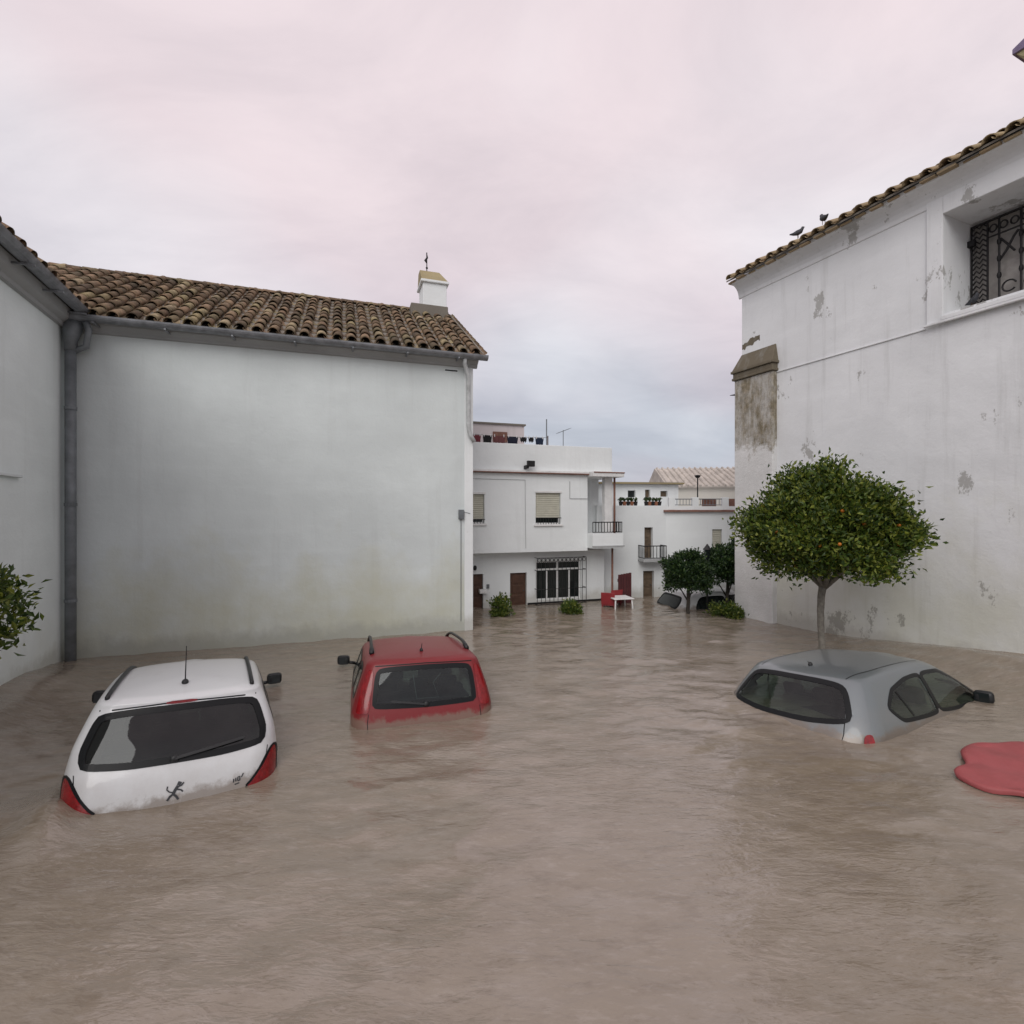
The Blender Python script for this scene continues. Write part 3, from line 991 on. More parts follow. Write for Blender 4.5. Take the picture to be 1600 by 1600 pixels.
# string course, cornice, roof
us0, zs0 = FR.at(1222, 577)
st_ = MB()
st_.box(0.45, uf - 0.022, -0.022, 0.01, zs0 - 0.04, zs0 - 0.015)
st_.build('string_course', M['wall_right'], right, bevel=0.005)
cn = MB()
cv = [(0.01, TOPR - 0.42)]
for k in range(7):
    a = math.pi / 2 * k / 6
    cv.append((-0.02 - 0.26 * (1 - math.cos(a)), TOPR - 0.40 + 0.30 * math.sin(a)))
cv += [(-0.30, TOPR - 0.04), (0.01, TOPR - 0.04)]
cn.prism_x(cv, -0.08, RL)
cn.build('cornice', M['wall_right'], right)
rs = R(28)
ro = Vector((0, -0.38, TOPR - 0.02))
rtop = (4.5, ro.z + 4.88 * math.tan(rs))
roof = MB()
roof.prism_x([(-0.38, ro.z - 0.035), (rtop[0], rtop[1] - 0.05), (9.4, ro.z - 0.05), (9.4, ro.z), rtop, (-0.38, ro.z)], -0.12, RL)
roof_r = roof.build('roof', M['mortar'], right)
tile_roof(roof_r, (-0.14, ro.y, ro.z), (1, 0, 0), (0, math.cos(rs), math.sin(rs)), 54, 11, 0.275, 0.45, lambda c, r: c < 32 and r < 4, tan=True)
eu = MB()                                   # the soldier course under the eave tiles
for k in range(56):
    x = -0.14 + k * 0.275
    ev = -0.36 + random.uniform(-0.03, 0.05)
    eh = random.uniform(0.058, 0.074)
    eu.prism_x([(ev, ro.z - eh), (0.0, ro.z - eh), (0.0, ro.z - 0.04), (ev, ro.z - 0.04)], x + random.uniform(0.0, 0.06), x + random.uniform(0.20, 0.265))
eu.build('eave_course', M['tile_tan_i'], roof_r, kind='stuff')
# corner buttress with weathered cap
bu1, _ = FR.at(1212, 800, -0.20)
_, bz1 = FR.at(1180, 585, -0.2)
_, bz2 = FR.at(1180, 556, -0.2)
_, bz3 = FR.at(1190, 508)
bt = MB()
bu1 -= 0.13
bt.box(-0.10, bu1, -0.14, 0.55, -0.95, bz1)
but = bt.build('buttress', M['buttress'], right, bevel=0.02)
bt = MB()
bt.box(-0.14, bu1 + 0.04, -0.19, 0.60, bz1, bz1 + 0.06)
bt.box(-0.12, bu1 + 0.02, -0.17, 0.58, bz1 + 0.06, bz1 + 0.17)
bt.box(-0.16, bu1 + 0.06, -0.21, 0.62, bz1 + 0.17, bz1 + 0.23)
bt.build('buttress_moulding', M['stone'], but, bevel=0.012)
bt = MB()
a0, a1 = -0.14, bu1 + 0.04
bt.add([(a0, -0.19, bz1 + 0.23), (a1, -0.19, bz1 + 0.23), (a1, 0.58, bz1 + 0.23), (a0, 0.58, bz1 + 0.23),
        (0.004, -0.02, bz1 + 0.62), (a1 - 0.06, -0.02, bz1 + 0.62), (a1 - 0.06, 0.3, bz1 + 0.62), (0.004, 0.3, bz1 + 0.62)],
       [(3, 2, 1, 0), (0, 1, 5, 4), (1, 2, 6, 5), (2, 3, 7, 6), (3, 0, 4, 7), (4, 5, 6, 7)])
bt.build('buttress_cap', M['stone'], but, bevel=0.01)
sc2 = MB()
zz = bz1 + 0.95
rj = random.Random(4)
pts = [(0.012 + 0.5 * k / 13, zz - 0.10 + 0.10 * k / 13 + rj.uniform(0, 0.07)) for k in range(14)] + [(0.012 + 0.5 * k / 13, zz - 0.20 + 0.10 * k / 13 + rj.uniform(-0.05, 0.03)) for k in range(13, -1, -1)]
n = len(pts)
sc2.add([(u, -0.006, z) for u, z in pts] + [(u, 0.02, z) for u, z in pts], [tuple(range(n))] + [(i, (i + 1) % n, n + (i + 1) % n, n + i) for i in range(n)])
sc2.build('flaked_patch', M['stone'], right)
ibk = MB()
ibk.tube([(-0.09, -0.05, bz1 - 0.32), (-0.32, -0.05, bz1 - 0.29)], [0.03, 0.008], 6)
ibk.build('iron_spike', M['iron'], but)
# bell gable on the roof, only its moulded corner reaching into the picture
GV = 2.3
gu, gz = FR.at(1583, 84, GV)
groof = ro.z + (GV + 0.38) * math.tan(rs)
bell = tag(empty('bell_gable', FR.w(gu + 0.9, GV, groof), (0, 0, FR.ang)), 'moulded corner of a bell gable above the church roof at the top right edge', 'bell gable')
hb = gz - groof
mat_v = plain('violet_grey_stone', (0.20, 0.16, 0.26), 0.8, var=0.2)
mat_y = plain('ochre_plaster', (0.38, 0.34, 0.20), 0.8, var=0.2)
b_ = MB()
b_.box(-0.62, 1.2, 0.05, 0.7, -0.4, hb - 0.42)
b_.build('pier', M['wall_right'], bell, bevel=0.02)
b_ = MB()
b_.prism_y([(-0.62, hb - 0.42), (-0.66, hb - 0.36), (-0.70, hb - 0.22), (-0.86, hb - 0.04), (1.3, hb - 0.04), (1.3, hb - 0.42)], 0.0, 0.75)
b_.build('cornice', mat_y, bell)
b_ = MB()
b_.prism_y([(-0.90, hb - 0.04), (-0.90, hb + 0.06), (-0.55, hb + 0.22), (1.3, hb + 0.5), (1.3, hb - 0.04)], -0.04, 0.8)
b_.build('coping', mat_v, bell, bevel=0.01)

# ------------------------------------------------------------------ birds on the church


def bird(loc, rz, s, label):
    b = tag(empty('pigeon', loc, (0, 0, rz)), label, 'bird', 'pigeons on the church')
    mb = MB()
    mb.tube([(-0.17 * s, 0, 0.10 * s), (-0.09 * s, 0, 0.10 * s), (0.0, 0, 0.12 * s), (0.07 * s, 0, 0.155 * s), (0.10 * s, 0, 0.20 * s), (0.115 * s, 0, 0.235 * s), (0.13 * s, 0, 0.25 * s)],
            [0.012 * s, 0.035 * s, 0.062 * s, 0.055 * s, 0.034 * s, 0.034 * s, 0.012 * s], 10)
    mb.build('body', M['feather'], b, smooth=True)
    m2 = MB()
    m2.tube([(0.13 * s, 0, 0.243 * s), (0.165 * s, 0, 0.235 * s)], [0.010 * s, 0.003 * s], 6)
    m2.build('beak', M['rust'], b)
    for sg in (-1, 1):
        m3 = MB()
        m3.tube([(0.01 * s, sg * 0.025 * s, 0.07 * s), (0.015 * s, sg * 0.025 * s, -0.01 * s)], 0.006 * s, 6)
        m3.build('leg', M['rust'], b)
    return b


ub, _ = FR.at(1285, 345, -0.1)
bird(FR.w(ub, -0.05, ro.z + 0.33 * math.tan(rs) + 0.135), FR.ang + 2.6, 1.0, 'upper of the two dark birds perched on the church roof edge')
ub, _ = FR.at(1246, 365, -0.1)
bird(FR.w(ub, -0.10, ro.z + 0.28 * math.tan(rs) + 0.135), FR.ang + 0.9, 0.9, 'lower of the two dark birds perched on the church roof edge')
ub, zb_ = FR.at(1504, 478, 0.5)
bird(FR.w(wu0 + 0.20, 0.42, wz0 - 0.06 + 0.32 * (0.52 / 1.05) + 0.012), FR.ang - 0.4, 0.8, 'dark bird sitting on the sill of the barred church window')


# ------------------------------------------------------------------ houses at the end of the street


def shutter_window(parent, u0, u1, z0, z1, v, drop=0.8):
    """roller-shutter window in a reveal: frame, dark glass, half-lowered shutter, sill"""
    fr = MB()
    t = 0.035
    fr.box(u0, u1, v + 0.09, v + 0.12, z0, z0 + t)
    fr.box(u0, u1, v + 0.09, v + 0.12, z1 - t, z1)
    fr.box(u0, u0 + t, v + 0.09, v + 0.12, z0 + t, z1 - t)
    fr.box(u1 - t, u1, v + 0.09, v + 0.12, z0 + t, z1 - t)
    wnd = fr.build('window', M['white_trim'], parent)
    p = MB()
    p.box(u0 + t, u1 - t, v + 0.10, v + 0.11, z0 + t, z1 - t)
    p.build('pane', M['glass_house'], wnd)
    s = MB()
    zt = z1 - 0.002
    zb = z1 - (z1 - z0) * drop
    n = max(4, int((zt - zb) / 0.05))
    poly = []
    for k in range(n):
        a = zt - (zt - zb) * k / n
        b = zt - (zt - zb) * (k + 1) / n
        poly += [(v + 0.070, a), (v + 0.055, (a * 0.8 + b * 0.2)), (v + 0.055, (a * 0.25 + b * 0.75)), (v + 0.070, b)]
    poly += [(v + 0.085, zb), (v + 0.085, zt)]
    s.prism_x(poly, u0 + 0.01, u1 - 0.01)
    s.build('shutter', M['shutter'], wnd)
    si = MB()
    si.box(u0 - 0.05, u1 + 0.05, v - 0.05, v + 0.09, z0 - 0.05, z0 - 0.002)
    si.build('sill', M['white_trim'], wnd, bevel=0.006)
    bz = zb - 0.0
    u = u0 + 0.06
    br = MB()
    while u < u1 - 0.03:
        br.tube([(u, v - 0.02, z0 - 0.002), (u, v - 0.02, bz)], 0.008, 5)
        u += 0.075
    br.tube([(u0 - 0.01, v - 0.02, bz), (u1 + 0.01, v - 0.02, bz)], 0.009, 5)
    br.build('window_bars', M['iron'], wnd)
    return wnd


def railing(parent, pts, z0, z1, step=0.10, mat=None):
    r = MB()
    r.tube([(x, y, z1) for x, y in pts], 0.016, 6)
    r.tube([(x, y, z0 + 0.04) for x, y in pts], 0.012, 6)
    ro_ = r.build('railing', mat or M['iron'], parent)
    for (a, b) in zip(pts, pts[1:]):
        L = math.hypot(b[0] - a[0], b[1] - a[1])
        n = max(1, int(L / step))
        for k in range(n + 1):
            x, y = a[0] + (b[0] - a[0]) * k / n, a[1] + (b[1] - a[1]) * k / n
            q = MB()
            q.box(x - 0.007, x + 0.007, y - 0.007, y + 0.007, z0 + 0.04, z1)
            q.build('baluster', mat or M['iron'], ro_)
    return ro_


def panel_door(parent, u0, u1, z0, z1, v, mat):
    d = MB()
    d.box(u0, u1, v, v + 0.05, z0, z1)
    do = d.build('door', mat, parent, bevel=0.006)
    h = (z1 - max(z0, 0))
    for k in range(3):
        a = max(z0, 0) + h * (0.06 + 0.31 * k)
        p = MB()
        p.box(u0 + (u1 - u0) * 0.15, u0 + (u1 - u0) * 0.85, v - 0.014, v + 0.01, a, a + h * 0.25)
        p.build('panel', mat, do, bevel=0.01)
    p = MB()
    p.blob((u1 - 0.07, v - 0.03, max(z0, 0) + h * 0.45), (0.02, 0.02, 0.02), 8, 6)
    p.build('handle', M['chrome'], do, smooth=True)
    return do


# house nearest the annex: two storeys, balcony at the corner
F1 = Frame(-0.967, 12.92, R(18.3))
h1 = tag(F1.root('townhouse'), 'white two storey flat roofed house with corner balcony and large barred window', 'house')
UL = -0.50
uC, zpar = F1.at(918, 698)
uE, zcor = F1.at(958, 741)
_, zslab = F1.at(830, 862)
zslab -= 0.01
zc0, zc1 = zcor - 0.045, zcor + 0.045
a0, b1 = F1.at(739, 770)[0], F1.at(757, 770)[0]
_, q1 = F1.at(745, 772)
_, q0 = F1.at(745, 818)
c0, c1 = F1.at(837, 770)[0], F1.at(876, 770)[0]
_, r1 = F1.at(856, 770)
_, r0 = F1.at(856, 819)
GVV = 0.42                                    # the ground floor stands back under the upper storey
w = MB()
holed_wall(w, UL, uC, zslab, zc0, 0.0, [(a0 - 0.25, b1, q0, q1), (c0, c1, r0, r1)], 0.14)
w.quad((UL, 0, zslab), (UL, 5.5, zslab), (uE, 5.5, zslab), (uC, 0, zslab))      # soffit
w.quad((uC, 0, zslab), (uC, 0, zc0), (uC, 0.85, zc0), (uC, 0.85, zslab))
w.quad((uC, 0.85, zslab), (uC, 0.85, zc0), (uE, 0.85, zc0), (uE, 0.85, zslab))
w.quad((uE, 0.85, zslab), (uE, 0.85, zc0), (uE, 5.5, zc0), (uE, 5.5, zslab))
w.quad((UL, 5.5, -1), (UL, 5.5, zc0), (uE, 5.5, zc0), (uE, 5.5, -1))
w.quad((UL, 0, zslab), (UL, 0, zc0), (UL, 5.5, zc0), (UL, 5.5, zslab))
w.build('upper_wall', M['wall_house'], h1)
for (x0_, x1_, z0_, z1_, dr) in ((a0 - 0.25, b1, q0, q1, 0.86), (c0, c1, r0, r1, 0.80)):
    shutter_window(h1, x0_, x1_, z0_, z1_, 0.0, dr)
    t_ = MB()
    t_.box(x0_ - 0.03, x1_ + 0.03, -0.018, 0.0, z1_ + 0.002, z1_ + 0.05)
    t_.build('lintel', M['white_trim'], h1)
# parapet and cornice
p_ = MB()
uP = F1.at(957, 700)[0]
p_.box(UL, uP, 0.02, 0.17, zc1, zpar)
p_.box(uP - 0.15, uP, 0.17, 5.5, zc1, zpar)
p_.box(UL, uP - 0.15, 5.35, 5.5, zc1, zpar)
p_.build('parapet', M['wall_house'], h1, bevel=0.01)
u975 = F1.at(975, 744, -0.3)[0]
c_ = MB()
c_.box(UL, uC, -0.10, 0.5, zc0 + 0.03, zc1 - 0.003)
c_.box(uC, u975, -0.32, 5.5, zc0 - 0.05, zc1 - 0.003)
c_.build('cornice', M['white_trim'], h1, bevel=0.008)
c_ = MB()
c_.box(UL, uC + 0.02, -0.112, -0.06, zc0 + 0.005, zc0 + 0.029)
c_.box(uC + 0.03, u975 + 0.012, -0.335, -0.29, zc1 - 0.04, zc1 - 0.012)
c_.build('cornice_drip', M['brick'], h1)
rf = MB()
rf.box(UL + 0.01, uP - 0.16, 0.18, 5.34, zc0, zc1 + 0.02)
rf.build('roof_terrace', M['cornice_grey'], h1)
# balcony
_, zb1 = F1.at(945, 834, -0.3)
_, zb0 = F1.at(945, 857, -0.3)
s_ = MB()
s_.box(uC + 0.003, u975 - 0.02, -0.30, 0.85, zb0, zb1)
bal = s_.build('balcony', M['wall_house'], h1, bevel=0.008)
s_ = MB()
s_.box(uC - 0.01, u975 + 0.005, -0.325, -0.301, zb0 + 0.04, zb0 + 0.075)
s_.build('balcony_band', M['cornice_grey'], bal)
_, zr1 = F1.at(945, 816, -0.28)
railing(bal, [(uC + 0.02, -0.27), (u975 - 0.05, -0.27), (u975 - 0.05, 0.8)], zb1, zr1, 0.085)
pu0, pu1 = F1.at(945, 780)[0], F1.at(957, 780)[0]
pl_ = MB()
pl_.box(pu0, pu1, 0.0, 0.16, zb1 - 0.001, zc0 - 0.05)
pl_.build('balcony_pillar', M['white_trim'], h1, bevel=0.006)
pp = MB()
pp.tube([(pu1 + 0.05, -0.02, zc0 - 0.052), (pu1 + 0.05, -0.02, zb1)], 0.03, 8)
pp.tube([(pu1 + 0.05, 0.1, zb0), (pu1 + 0.05, 0.1, -0.8)], 0.03, 8)
pp.build('downpipe', M['brick'], h1, smooth=True)
# ground floor
d0, d1 = F1.at(797, 900, GVV)[0], F1.at(823, 900, GVV)[0]
_, dz = F1.at(810, 895, GVV)
e0_, e1_ = F1.at(738, 900, GVV)[0] - 0.2, F1.at(755, 900, GVV)[0]
_, ez = F1.at(745, 897, GVV)
g0, g1 = F1.at(837, 900, GVV)[0], F1.at(908, 900, GVV)[0]
_, gz1_ = F1.at(870, 876, GVV)
_, gz0_ = F1.at(870, 937, GVV)
uG = F1.at(944, 900, GVV)[0]
w = MB()
holed_wall(w, UL - 0.1, uG, -1.0, zslab - 0.003, GVV, [(d0, d1, -1.0, dz), (e0_, e1_, -1.0, ez), (g0, g1, gz0_, gz1_)], 0.16)
w.quad((uG, GVV, -1), (uG, 5.5, -1), (uG, 5.5, zslab - 0.003), (uG, GVV, zslab - 0.003))
w.build('ground_floor_wall', M['wall_house'], h1)
panel_door(h1, d0 + 0.01, d1 - 0.01, -0.9, dz - 0.01, GVV + 0.06, M['door'])
panel_door(h1, e0_ + 0.01, e1_ - 0.01, -0.9, ez - 0.01, GVV + 0.06, M['door'])
dd = MB()
dd.box(d1 + 0.02, uG, GVV - 0.015, GVV, gz0_ - 0.10, gz0_ - 0.04)
dd.build('dado_line', M['iron'], h1)
dd = MB()
dd.box(d1 + 0.02, uG, GVV - 0.012, GVV, -0.9, gz0_ - 0.101)
dd.build('dado', M['mortar'], h1)
# big window: white frame with mullions and a transom, six panes, iron cage in front
fr = MB()
t = 0.045
fv = GVV + 0.06
ztr = gz1_ - (gz1_ - gz0_) * 0.24
xs = [g0, g0 + (g1 - g0) * 0.255, g0 + (g1 - g0) * 0.49, g0 + (g1 - g0) * 0.75, g1]
fr.box(g0, g1, fv, fv + 0.05, gz0_, gz0_ + t)
fr.box(g0, g1, fv, fv + 0.05, gz1_ - t, gz1_)
fr.box(g0 + t, g1 - t, fv, fv + 0.05, ztr, ztr + t)
fr.box(g0, g0 + t, fv, fv + 0.05, gz0_ + t, gz1_ - t)
fr.box(g1 - t, g1, fv, fv + 0.05, gz0_ + t, gz1_ - t)
fr.box(xs[2] - 0.03, xs[2] + 0.03, fv - 0.004, fv + 0.048, gz0_ + t, gz1_ - t)
for x in (xs[1], xs[3]):
    fr.box(x - 0.018, x + 0.018, fv - 0.002, fv + 0.05, gz0_ + t, ztr)
bw = fr.build('window', M['white_trim'], h1)
for (x0_, x1_, z0_, z1_) in [(xs[i] + 0.018, xs[i + 1] - 0.018, gz0_ + t, ztr) for i in range(4)] + [(xs[0] + t, xs[2] - 0.03, ztr + t, gz1_ - t), (xs[2] + 0.03, xs[4] - t, ztr + t, gz1_ - t)]:
    p = MB()
    p.box(x0_, x1_, fv + 0.02, fv + 0.03, z0_, z1_)
    p.build('pane', M['glass_house'], bw)
cg0, cg1 = g0 - 0.03, F1.at(916, 900, GVV - 0.2)[0]
cv_ = GVV - 0.20
czt, czb = gz1_ + 0.10, gz0_ - 0.08
cg = MB()
for z in (czb, czb + (czt - czb) * 0.33, ztr + 0.02, czt):
    cg.tube([(cg0, GVV, z), (cg0, cv_, z), (cg1, cv_, z), (cg1, GVV, z)], 0.009, 5)
cage = cg.build('window_cage', M['iron'], bw)
n = 13
for k in range(n):
    x = cg0 + (cg1 - cg0) * k / (n - 1)
    q = MB()
    q.box(x - 0.006, x + 0.006, cv_ - 0.006, cv_ + 0.006, czb - 0.03, czt)
    q.build('bar', M['iron'], cage)
    if k < n - 1:
        xm = x + (cg1 - cg0) / (n - 1) / 2
        q = MB()
        q.tube([(xm + 0.045 * math.cos(a), cv_, czt - 0.06 + 0.05 * math.sin(a)) for a in np.linspace(0, 6.28, 10)], 0.007, 5)
        q.build('scroll', M['iron'], cage)
# fittings: floodlight, letter box, meter, door lamp, cables
uq, zq = F1.at(829, 728, -0.15)
q = MB()
q.box(uq - 0.10, uq + 0.10, -0.22, -0.12, zq - 0.02, zq + 0.13)
q.box(uq - 0.13, uq - 0.06, -0.20, 0.02, zq - 0.07, zq + 0.02)
q.build('floodlight', M['iron'], h1, bevel=0.01)
uq, zq = F1.at(755, 924, GVV - 0.1)
q = MB()
q.box(uq - 0.10, uq + 0.10, GVV - 0.16, GVV, zq - 0.05, zq + 0.05)
q.build('letter_box', M['white_plastic'], h1, bevel=0.01)
uq, zq = F1.at(762, 916, GVV)
q = MB()
q.box(uq - 0.035, uq + 0.035, GVV - 0.04, GVV, zq - 0.05, zq + 0.05)
q.build('meter', M['pipe'], h1)
uq, zq = F1.at(741, 887, GVV)
q = MB()
q.blob((uq, GVV - 0.08, zq), (0.05, 0.06, 0.07), 8, 6)
q.build('door_lamp', M['iron'], h1, smooth=True)
q = MB()
ua, za = F1.at(890, 752)
ub_, zb_ = F1.at(890, 779)
q.tube([(ua, -0.012, za), (ub_, -0.012, zb_), (uC - 0.01, -0.012, zb_)], 0.008, 5)
q.tube([(UL, -0.012, za + 0.02), (c0 - 0.3, -0.012, za + 0.01), (c0 - 0.28, -0.012, zslab + 0.1)], 0.006, 5)
q.build('cable', M['cornice_grey'], h1)
# stair-head box on the roof
ra0, ra1 = F1.at(741, 660, 2.2)[0], F1.at(819, 660, 2.2)[0]
_, rz1 = F1.at(780, 661, 2.2)
q = MB()
q.box(ra0 - 0.4, ra1, 2.2, 4.6, zc1 + 0.03, rz1 - 0.05)
sh_ = q.build('stair_head', plaster('plaster_rose', (0.66, 0.60, 0.60), streak=0.25, seed=17.0), h1)
q = MB()
q.box(ra0 - 0.43, ra1 + 0.04, 2.15, 4.65, rz1 - 0.05, rz1)
q.build('stair_head_coping', M['mortar'], sh_)
q = MB()
q.box(F1.at(770, 680, 2.2)[0], F1.at(792, 680, 2.2)[0], 2.15, 2.2, F1.at(780, 691, 2.2)[1], F1.at(780, 675, 2.2)[1])
q.build('stair_head_door', M['brick'], sh_)

# washing line on the roof: each garment its own thing
LV = 0.75
_, zl = F1.at(800, 681, LV)
l0, l1 = F1.at(735, 680, LV)[0], F1.at(856, 680, LV)[0]
lo_ = tag(empty('washing_line', F1.w(l0, LV, zc1 + 0.02), (0, 0, F1.ang)), 'thin washing line strung between two posts on the flat roof', 'washing line')
hz = zl - zc1 - 0.02
q = MB()
q.tube([(0, 0, 0), (0, 0, hz + 0.05)], 0.015, 6)
q.build('post', M['rust'], lo_)
q = MB()
q.tube([(l1 - l0, 0, 0), (l1 - l0, 0, hz + 0.05)], 0.015, 6)
q.build('post', M['rust'], lo_)
q = MB()
q.tube([((l1 - l0) * k / 8, 0, hz - 0.03 * math.sin(math.pi * k / 8)) for k in range(9)], 0.005, 5)
q.build('line', M['iron'], lo_)


def garment(pxa, pxb, pyb, mat, label, legs=False):
    ua, za = F1.at(pxa, pyb, LV)
    ub, _ = F1.at(pxb, pyb, LV)
    o = empty('garment', F1.w((ua + ub) / 2, LV, za), (0, 0, F1.ang))
    hw, h = (ub - ua) / 2, zl - 0.02 - za
    mb = MB()
    n, m = 10, 6
    vs = []
    for s in (1, -1):
        for j in range(m + 1):
            for i in range(n + 1):
                x = -hw + 2 * hw * i / n
                zz = h * j / m
                wv = 0.02 * math.sin(i * 1.9 + j * 0.3) * (1 - j / m)
                vs.append((x * (1 - 0.06 * math.sin(j)), wv + s * 0.006, zz + (0.03 * math.sin(i * 2.2) if j == 0 else 0)))
    N = (n + 1) * (m + 1)
    fs = []
    for j in range(m):
        for i in range(n):
            a = j * (n + 1) + i
            fs.append((a, a + 1, a + n + 2, a + n + 1))
            fs.append((N + a, N + a + n + 1, N + a + n + 2, N + a + 1))
    mb.add(vs, fs)
    mb.build('cloth', mat, o, smooth=True)
    pg = MB()
    for x in (-hw * 0.8, hw * 0.8):
        pg.box(x - 0.008, x + 0.008, -0.014, 0.014, h - 0.03, h + 0.04)
    pg.build('peg', M['white_plastic'], o)
    tag(o, label, 'laundry', 'washing on the roof line')


navy = plain('navy_cloth', (0.012, 0.014, 0.03), 0.9, var=0.2)
black = plain('black_cloth', (0.010, 0.010, 0.011), 0.9, var=0.2)
wine = plain('wine_cloth', (0.16, 0.035, 0.045), 0.9, var=0.2)
garment(740, 751, 691, wine, 'small wine red cloth at the left end of the washing line')
garment(755, 768, 692, black, 'short black garment between the wine red cloth and brown door on washing line')
garment(771, 789, 692, plain('brown_cloth', (0.14, 0.05, 0.05), 0.9, var=0.2), 'brown red cloth on the washing line in front of roof door')
garment(793, 809, 694, navy, 'wide dark navy garment in the middle of the washing line')
garment(813, 823, 690, black, 'left of the two small black garments on the washing line')
garment(826, 834, 690, black, 'right of the two small black garments on the washing line')
garment(837, 849, 695, plain('blue_black_cloth', (0.010, 0.02, 0.045), 0.9, var=0.2), 'longest dark blue garment at the right end of the washing line')

# aerials
ux, zx = F1.at(854, 656, 1.2)
an = tag(empty('roof_mast', F1.w(ux, 1.2, zc1 + 0.02), (0, 0, F1.ang)), 'plain thin mast on the flat roof beside the washing', 'mast')
q = MB()
q.tube([(0, 0, 0), (0, 0, zx - zc1)], 0.016, 6)
q.build('pole', M['pipe'], an)
q = MB()
q.tube([(-0.12, 0, 0.36), (0.10, 0, 0.44)], 0.012, 5)
q.build('arm', M['pipe'], an)
ux, zx = F1.at(880, 673, 1.6)
an = tag(empty('tv_aerial', F1.w(ux, 1.6, zc1 + 0.02), (0, 0, F1.ang)), 'comb shaped television aerial on the flat roof, right of the mast', 'aerial')
q = MB()
q.tube([(0, 0, 0), (0, 0, zx - zc1)], 0.011, 6)
q.build('pole', M['pipe'], an)
q = MB()
q.tube([(-0.18, 0, zx - zc1 - 0.10), (0.20, 0, zx - zc1 + 0.05)], 0.009, 5)
ao = q.build('boom', M['pipe'], an)
for k in range(6):
    x = -0.16 + 0.07 * k
    q = MB()
    z = zx - zc1 - 0.10 + (x + 0.18) * 0.395
    q.tube([(x, -0.16, z), (x, 0.16, z)], 0.006, 5)
    q.build('element', M['pipe'], ao)

# second house: tall narrow, roof terrace, balcony door
F2 = Frame(2.95, 14.9, R(9))
h2 = tag(F2.root('narrow_townhouse'), 'narrow white house with rows of flower pots below three small attic windows', 'house')
u0_, z2t = F2.at(958, 753)
u2 = F2.at(1042, 753)[0]
_, z2e = F2.at(1000, 758)
_, zpt = F2.at(1000, 790)
u0_ -= 0.5
dv = 1.3
w = MB()
da0, da1 = F2.at(1007, 850)[0], F2.at(1020, 850)[0]
_, daz1 = F2.at(1013, 824)
_, daz0 = F2.at(1013, 872)
db0, db1 = F2.at(1005, 900)[0], F2.at(1022, 900)[0]
_, dbz = F2.at(1013, 892)
holed_wall(w, u0_, u2, -1.0, zpt, 0.0, [(da0, da1, daz0, daz1), (db0, db1, -1.0, dbz)], 0.2)
w.quad((u2, 0, -1), (u2, 5, -1), (u2, 5, zpt), (u2, 0, zpt))
w.quad((u0_, 0, zpt), (u2, 0, zpt), (u2, dv, zpt), (u0_, dv, zpt))
att = []
for (pa, pb, ya, yb) in ((981, 993, 766, 777), (1008, 1016, 765, 777), (1032, 1043, 767, 776)):
    att.append((F2.at(pa, ya, dv)[0], F2.at(pb, ya, dv)[0], F2.at(pa, yb, dv)[1], F2.at(pa, ya, dv)[1]))
u2b = F2.at(1060, 758, dv)[0]
_, z2e = F2.at(1000, 757, dv)
holed_wall(w, u0_, u2b, zpt, z2e, dv, att, 0.15)
w.quad((u2b, dv, zpt), (u2b, 5, zpt), (u2b, 5, z2e), (u2b, dv, z2e))
w.build('wall', M['wall_house2'], h2)
for i, (a, b, c_, d_) in enumerate(att):
    q = MB()
    q.box(a + 0.005, b - 0.005, dv + 0.10, dv + 0.14, c_ + 0.005, d_ - 0.005)
    q.build('window', M['glass_house'] if i == 0 else M['door_grey'], h2)
q = MB()
q.box(u0_, u2b + 0.1, dv - 0.14, 5.1, z2e, z2e + 0.07)
h2r = q.build('roof', M['mortar'], h2, bevel=0.01)
q = MB()
q.box(u0_ - 0.02, u2b + 0.12, dv - 0.17, dv - 0.141, z2e + 0.01, z2e + 0.06)
q.build('roof_edge', M['ochre_cap'], h2r)
panel_door(h2, da0 + 0.005, da1 - 0.005, daz0, daz1 - 0.005, 0.12, M['door_grey'])
panel_door(h2, db0 + 0.005, db1 - 0.005, -0.9, dbz - 0.005, 0.12, M['door_grey'])
q = MB()
ba0, ba1 = F2.at(1003, 876, -0.3)[0], F2.at(1040, 876, -0.3)[0]
q.box(ba0, ba1, -0.42, 0.0, daz0 - 0.08, daz0 - 0.005)
b2 = q.build('balcony', M['cornice_grey'], h2, bevel=0.006)
railing(b2, [(ba0 + 0.02, -0.01), (ba0 + 0.02, -0.39), (ba1 - 0.02, -0.39), (ba1 - 0.02, -0.01)], daz0 - 0.005, daz0 + 0.38, 0.09)
for (pa, pb) in ((967, 996), (1007, 1033)):
    n = 5
    for k in range(n):
        uu = F2.at(pa + (pb - pa) * (k + 0.5) / n, 785, 0.16)[0]
        po = empty('flower_pot', F2.w(uu, 0.16, zpt), (0, 0, F2.ang))
        q = MB()
        q.tube([(0, 0, 0.0), (0, 0, 0.11), (0, 0, 0.125)], [0.045, 0.062, 0.068], 10)
        q.build('pot', M['terracotta'] if k % 2 else M['iron'], po, smooth=False)
        q = MB()
        for j in range(16):
            a = random.uniform(0, 6.28)
            l_ = random.uniform(0.05, 0.11)
            z = random.uniform(0.06, 0.14)
            q.tube([(0, 0, 0.11), (l_ * 0.5 * math.cos(a), l_ * 0.5 * math.sin(a), 0.11 + z), (l_ * math.cos(a), l_ * math.sin(a), 0.10 + z * 0.8)], [0.008, 0.02, 0.004], 4)
        q.build('leaves', M['leaf_dark'], po)
        side = 'left' if pa < 1000 else 'right'
        nth = ('first', 'second', 'third', 'fourth', 'fifth')[k]
        tag(po, '%s flower pot from the left in the %s row under the attic windows' % (nth, side), 'flower pot', 'flower pots on the terrace ledge')

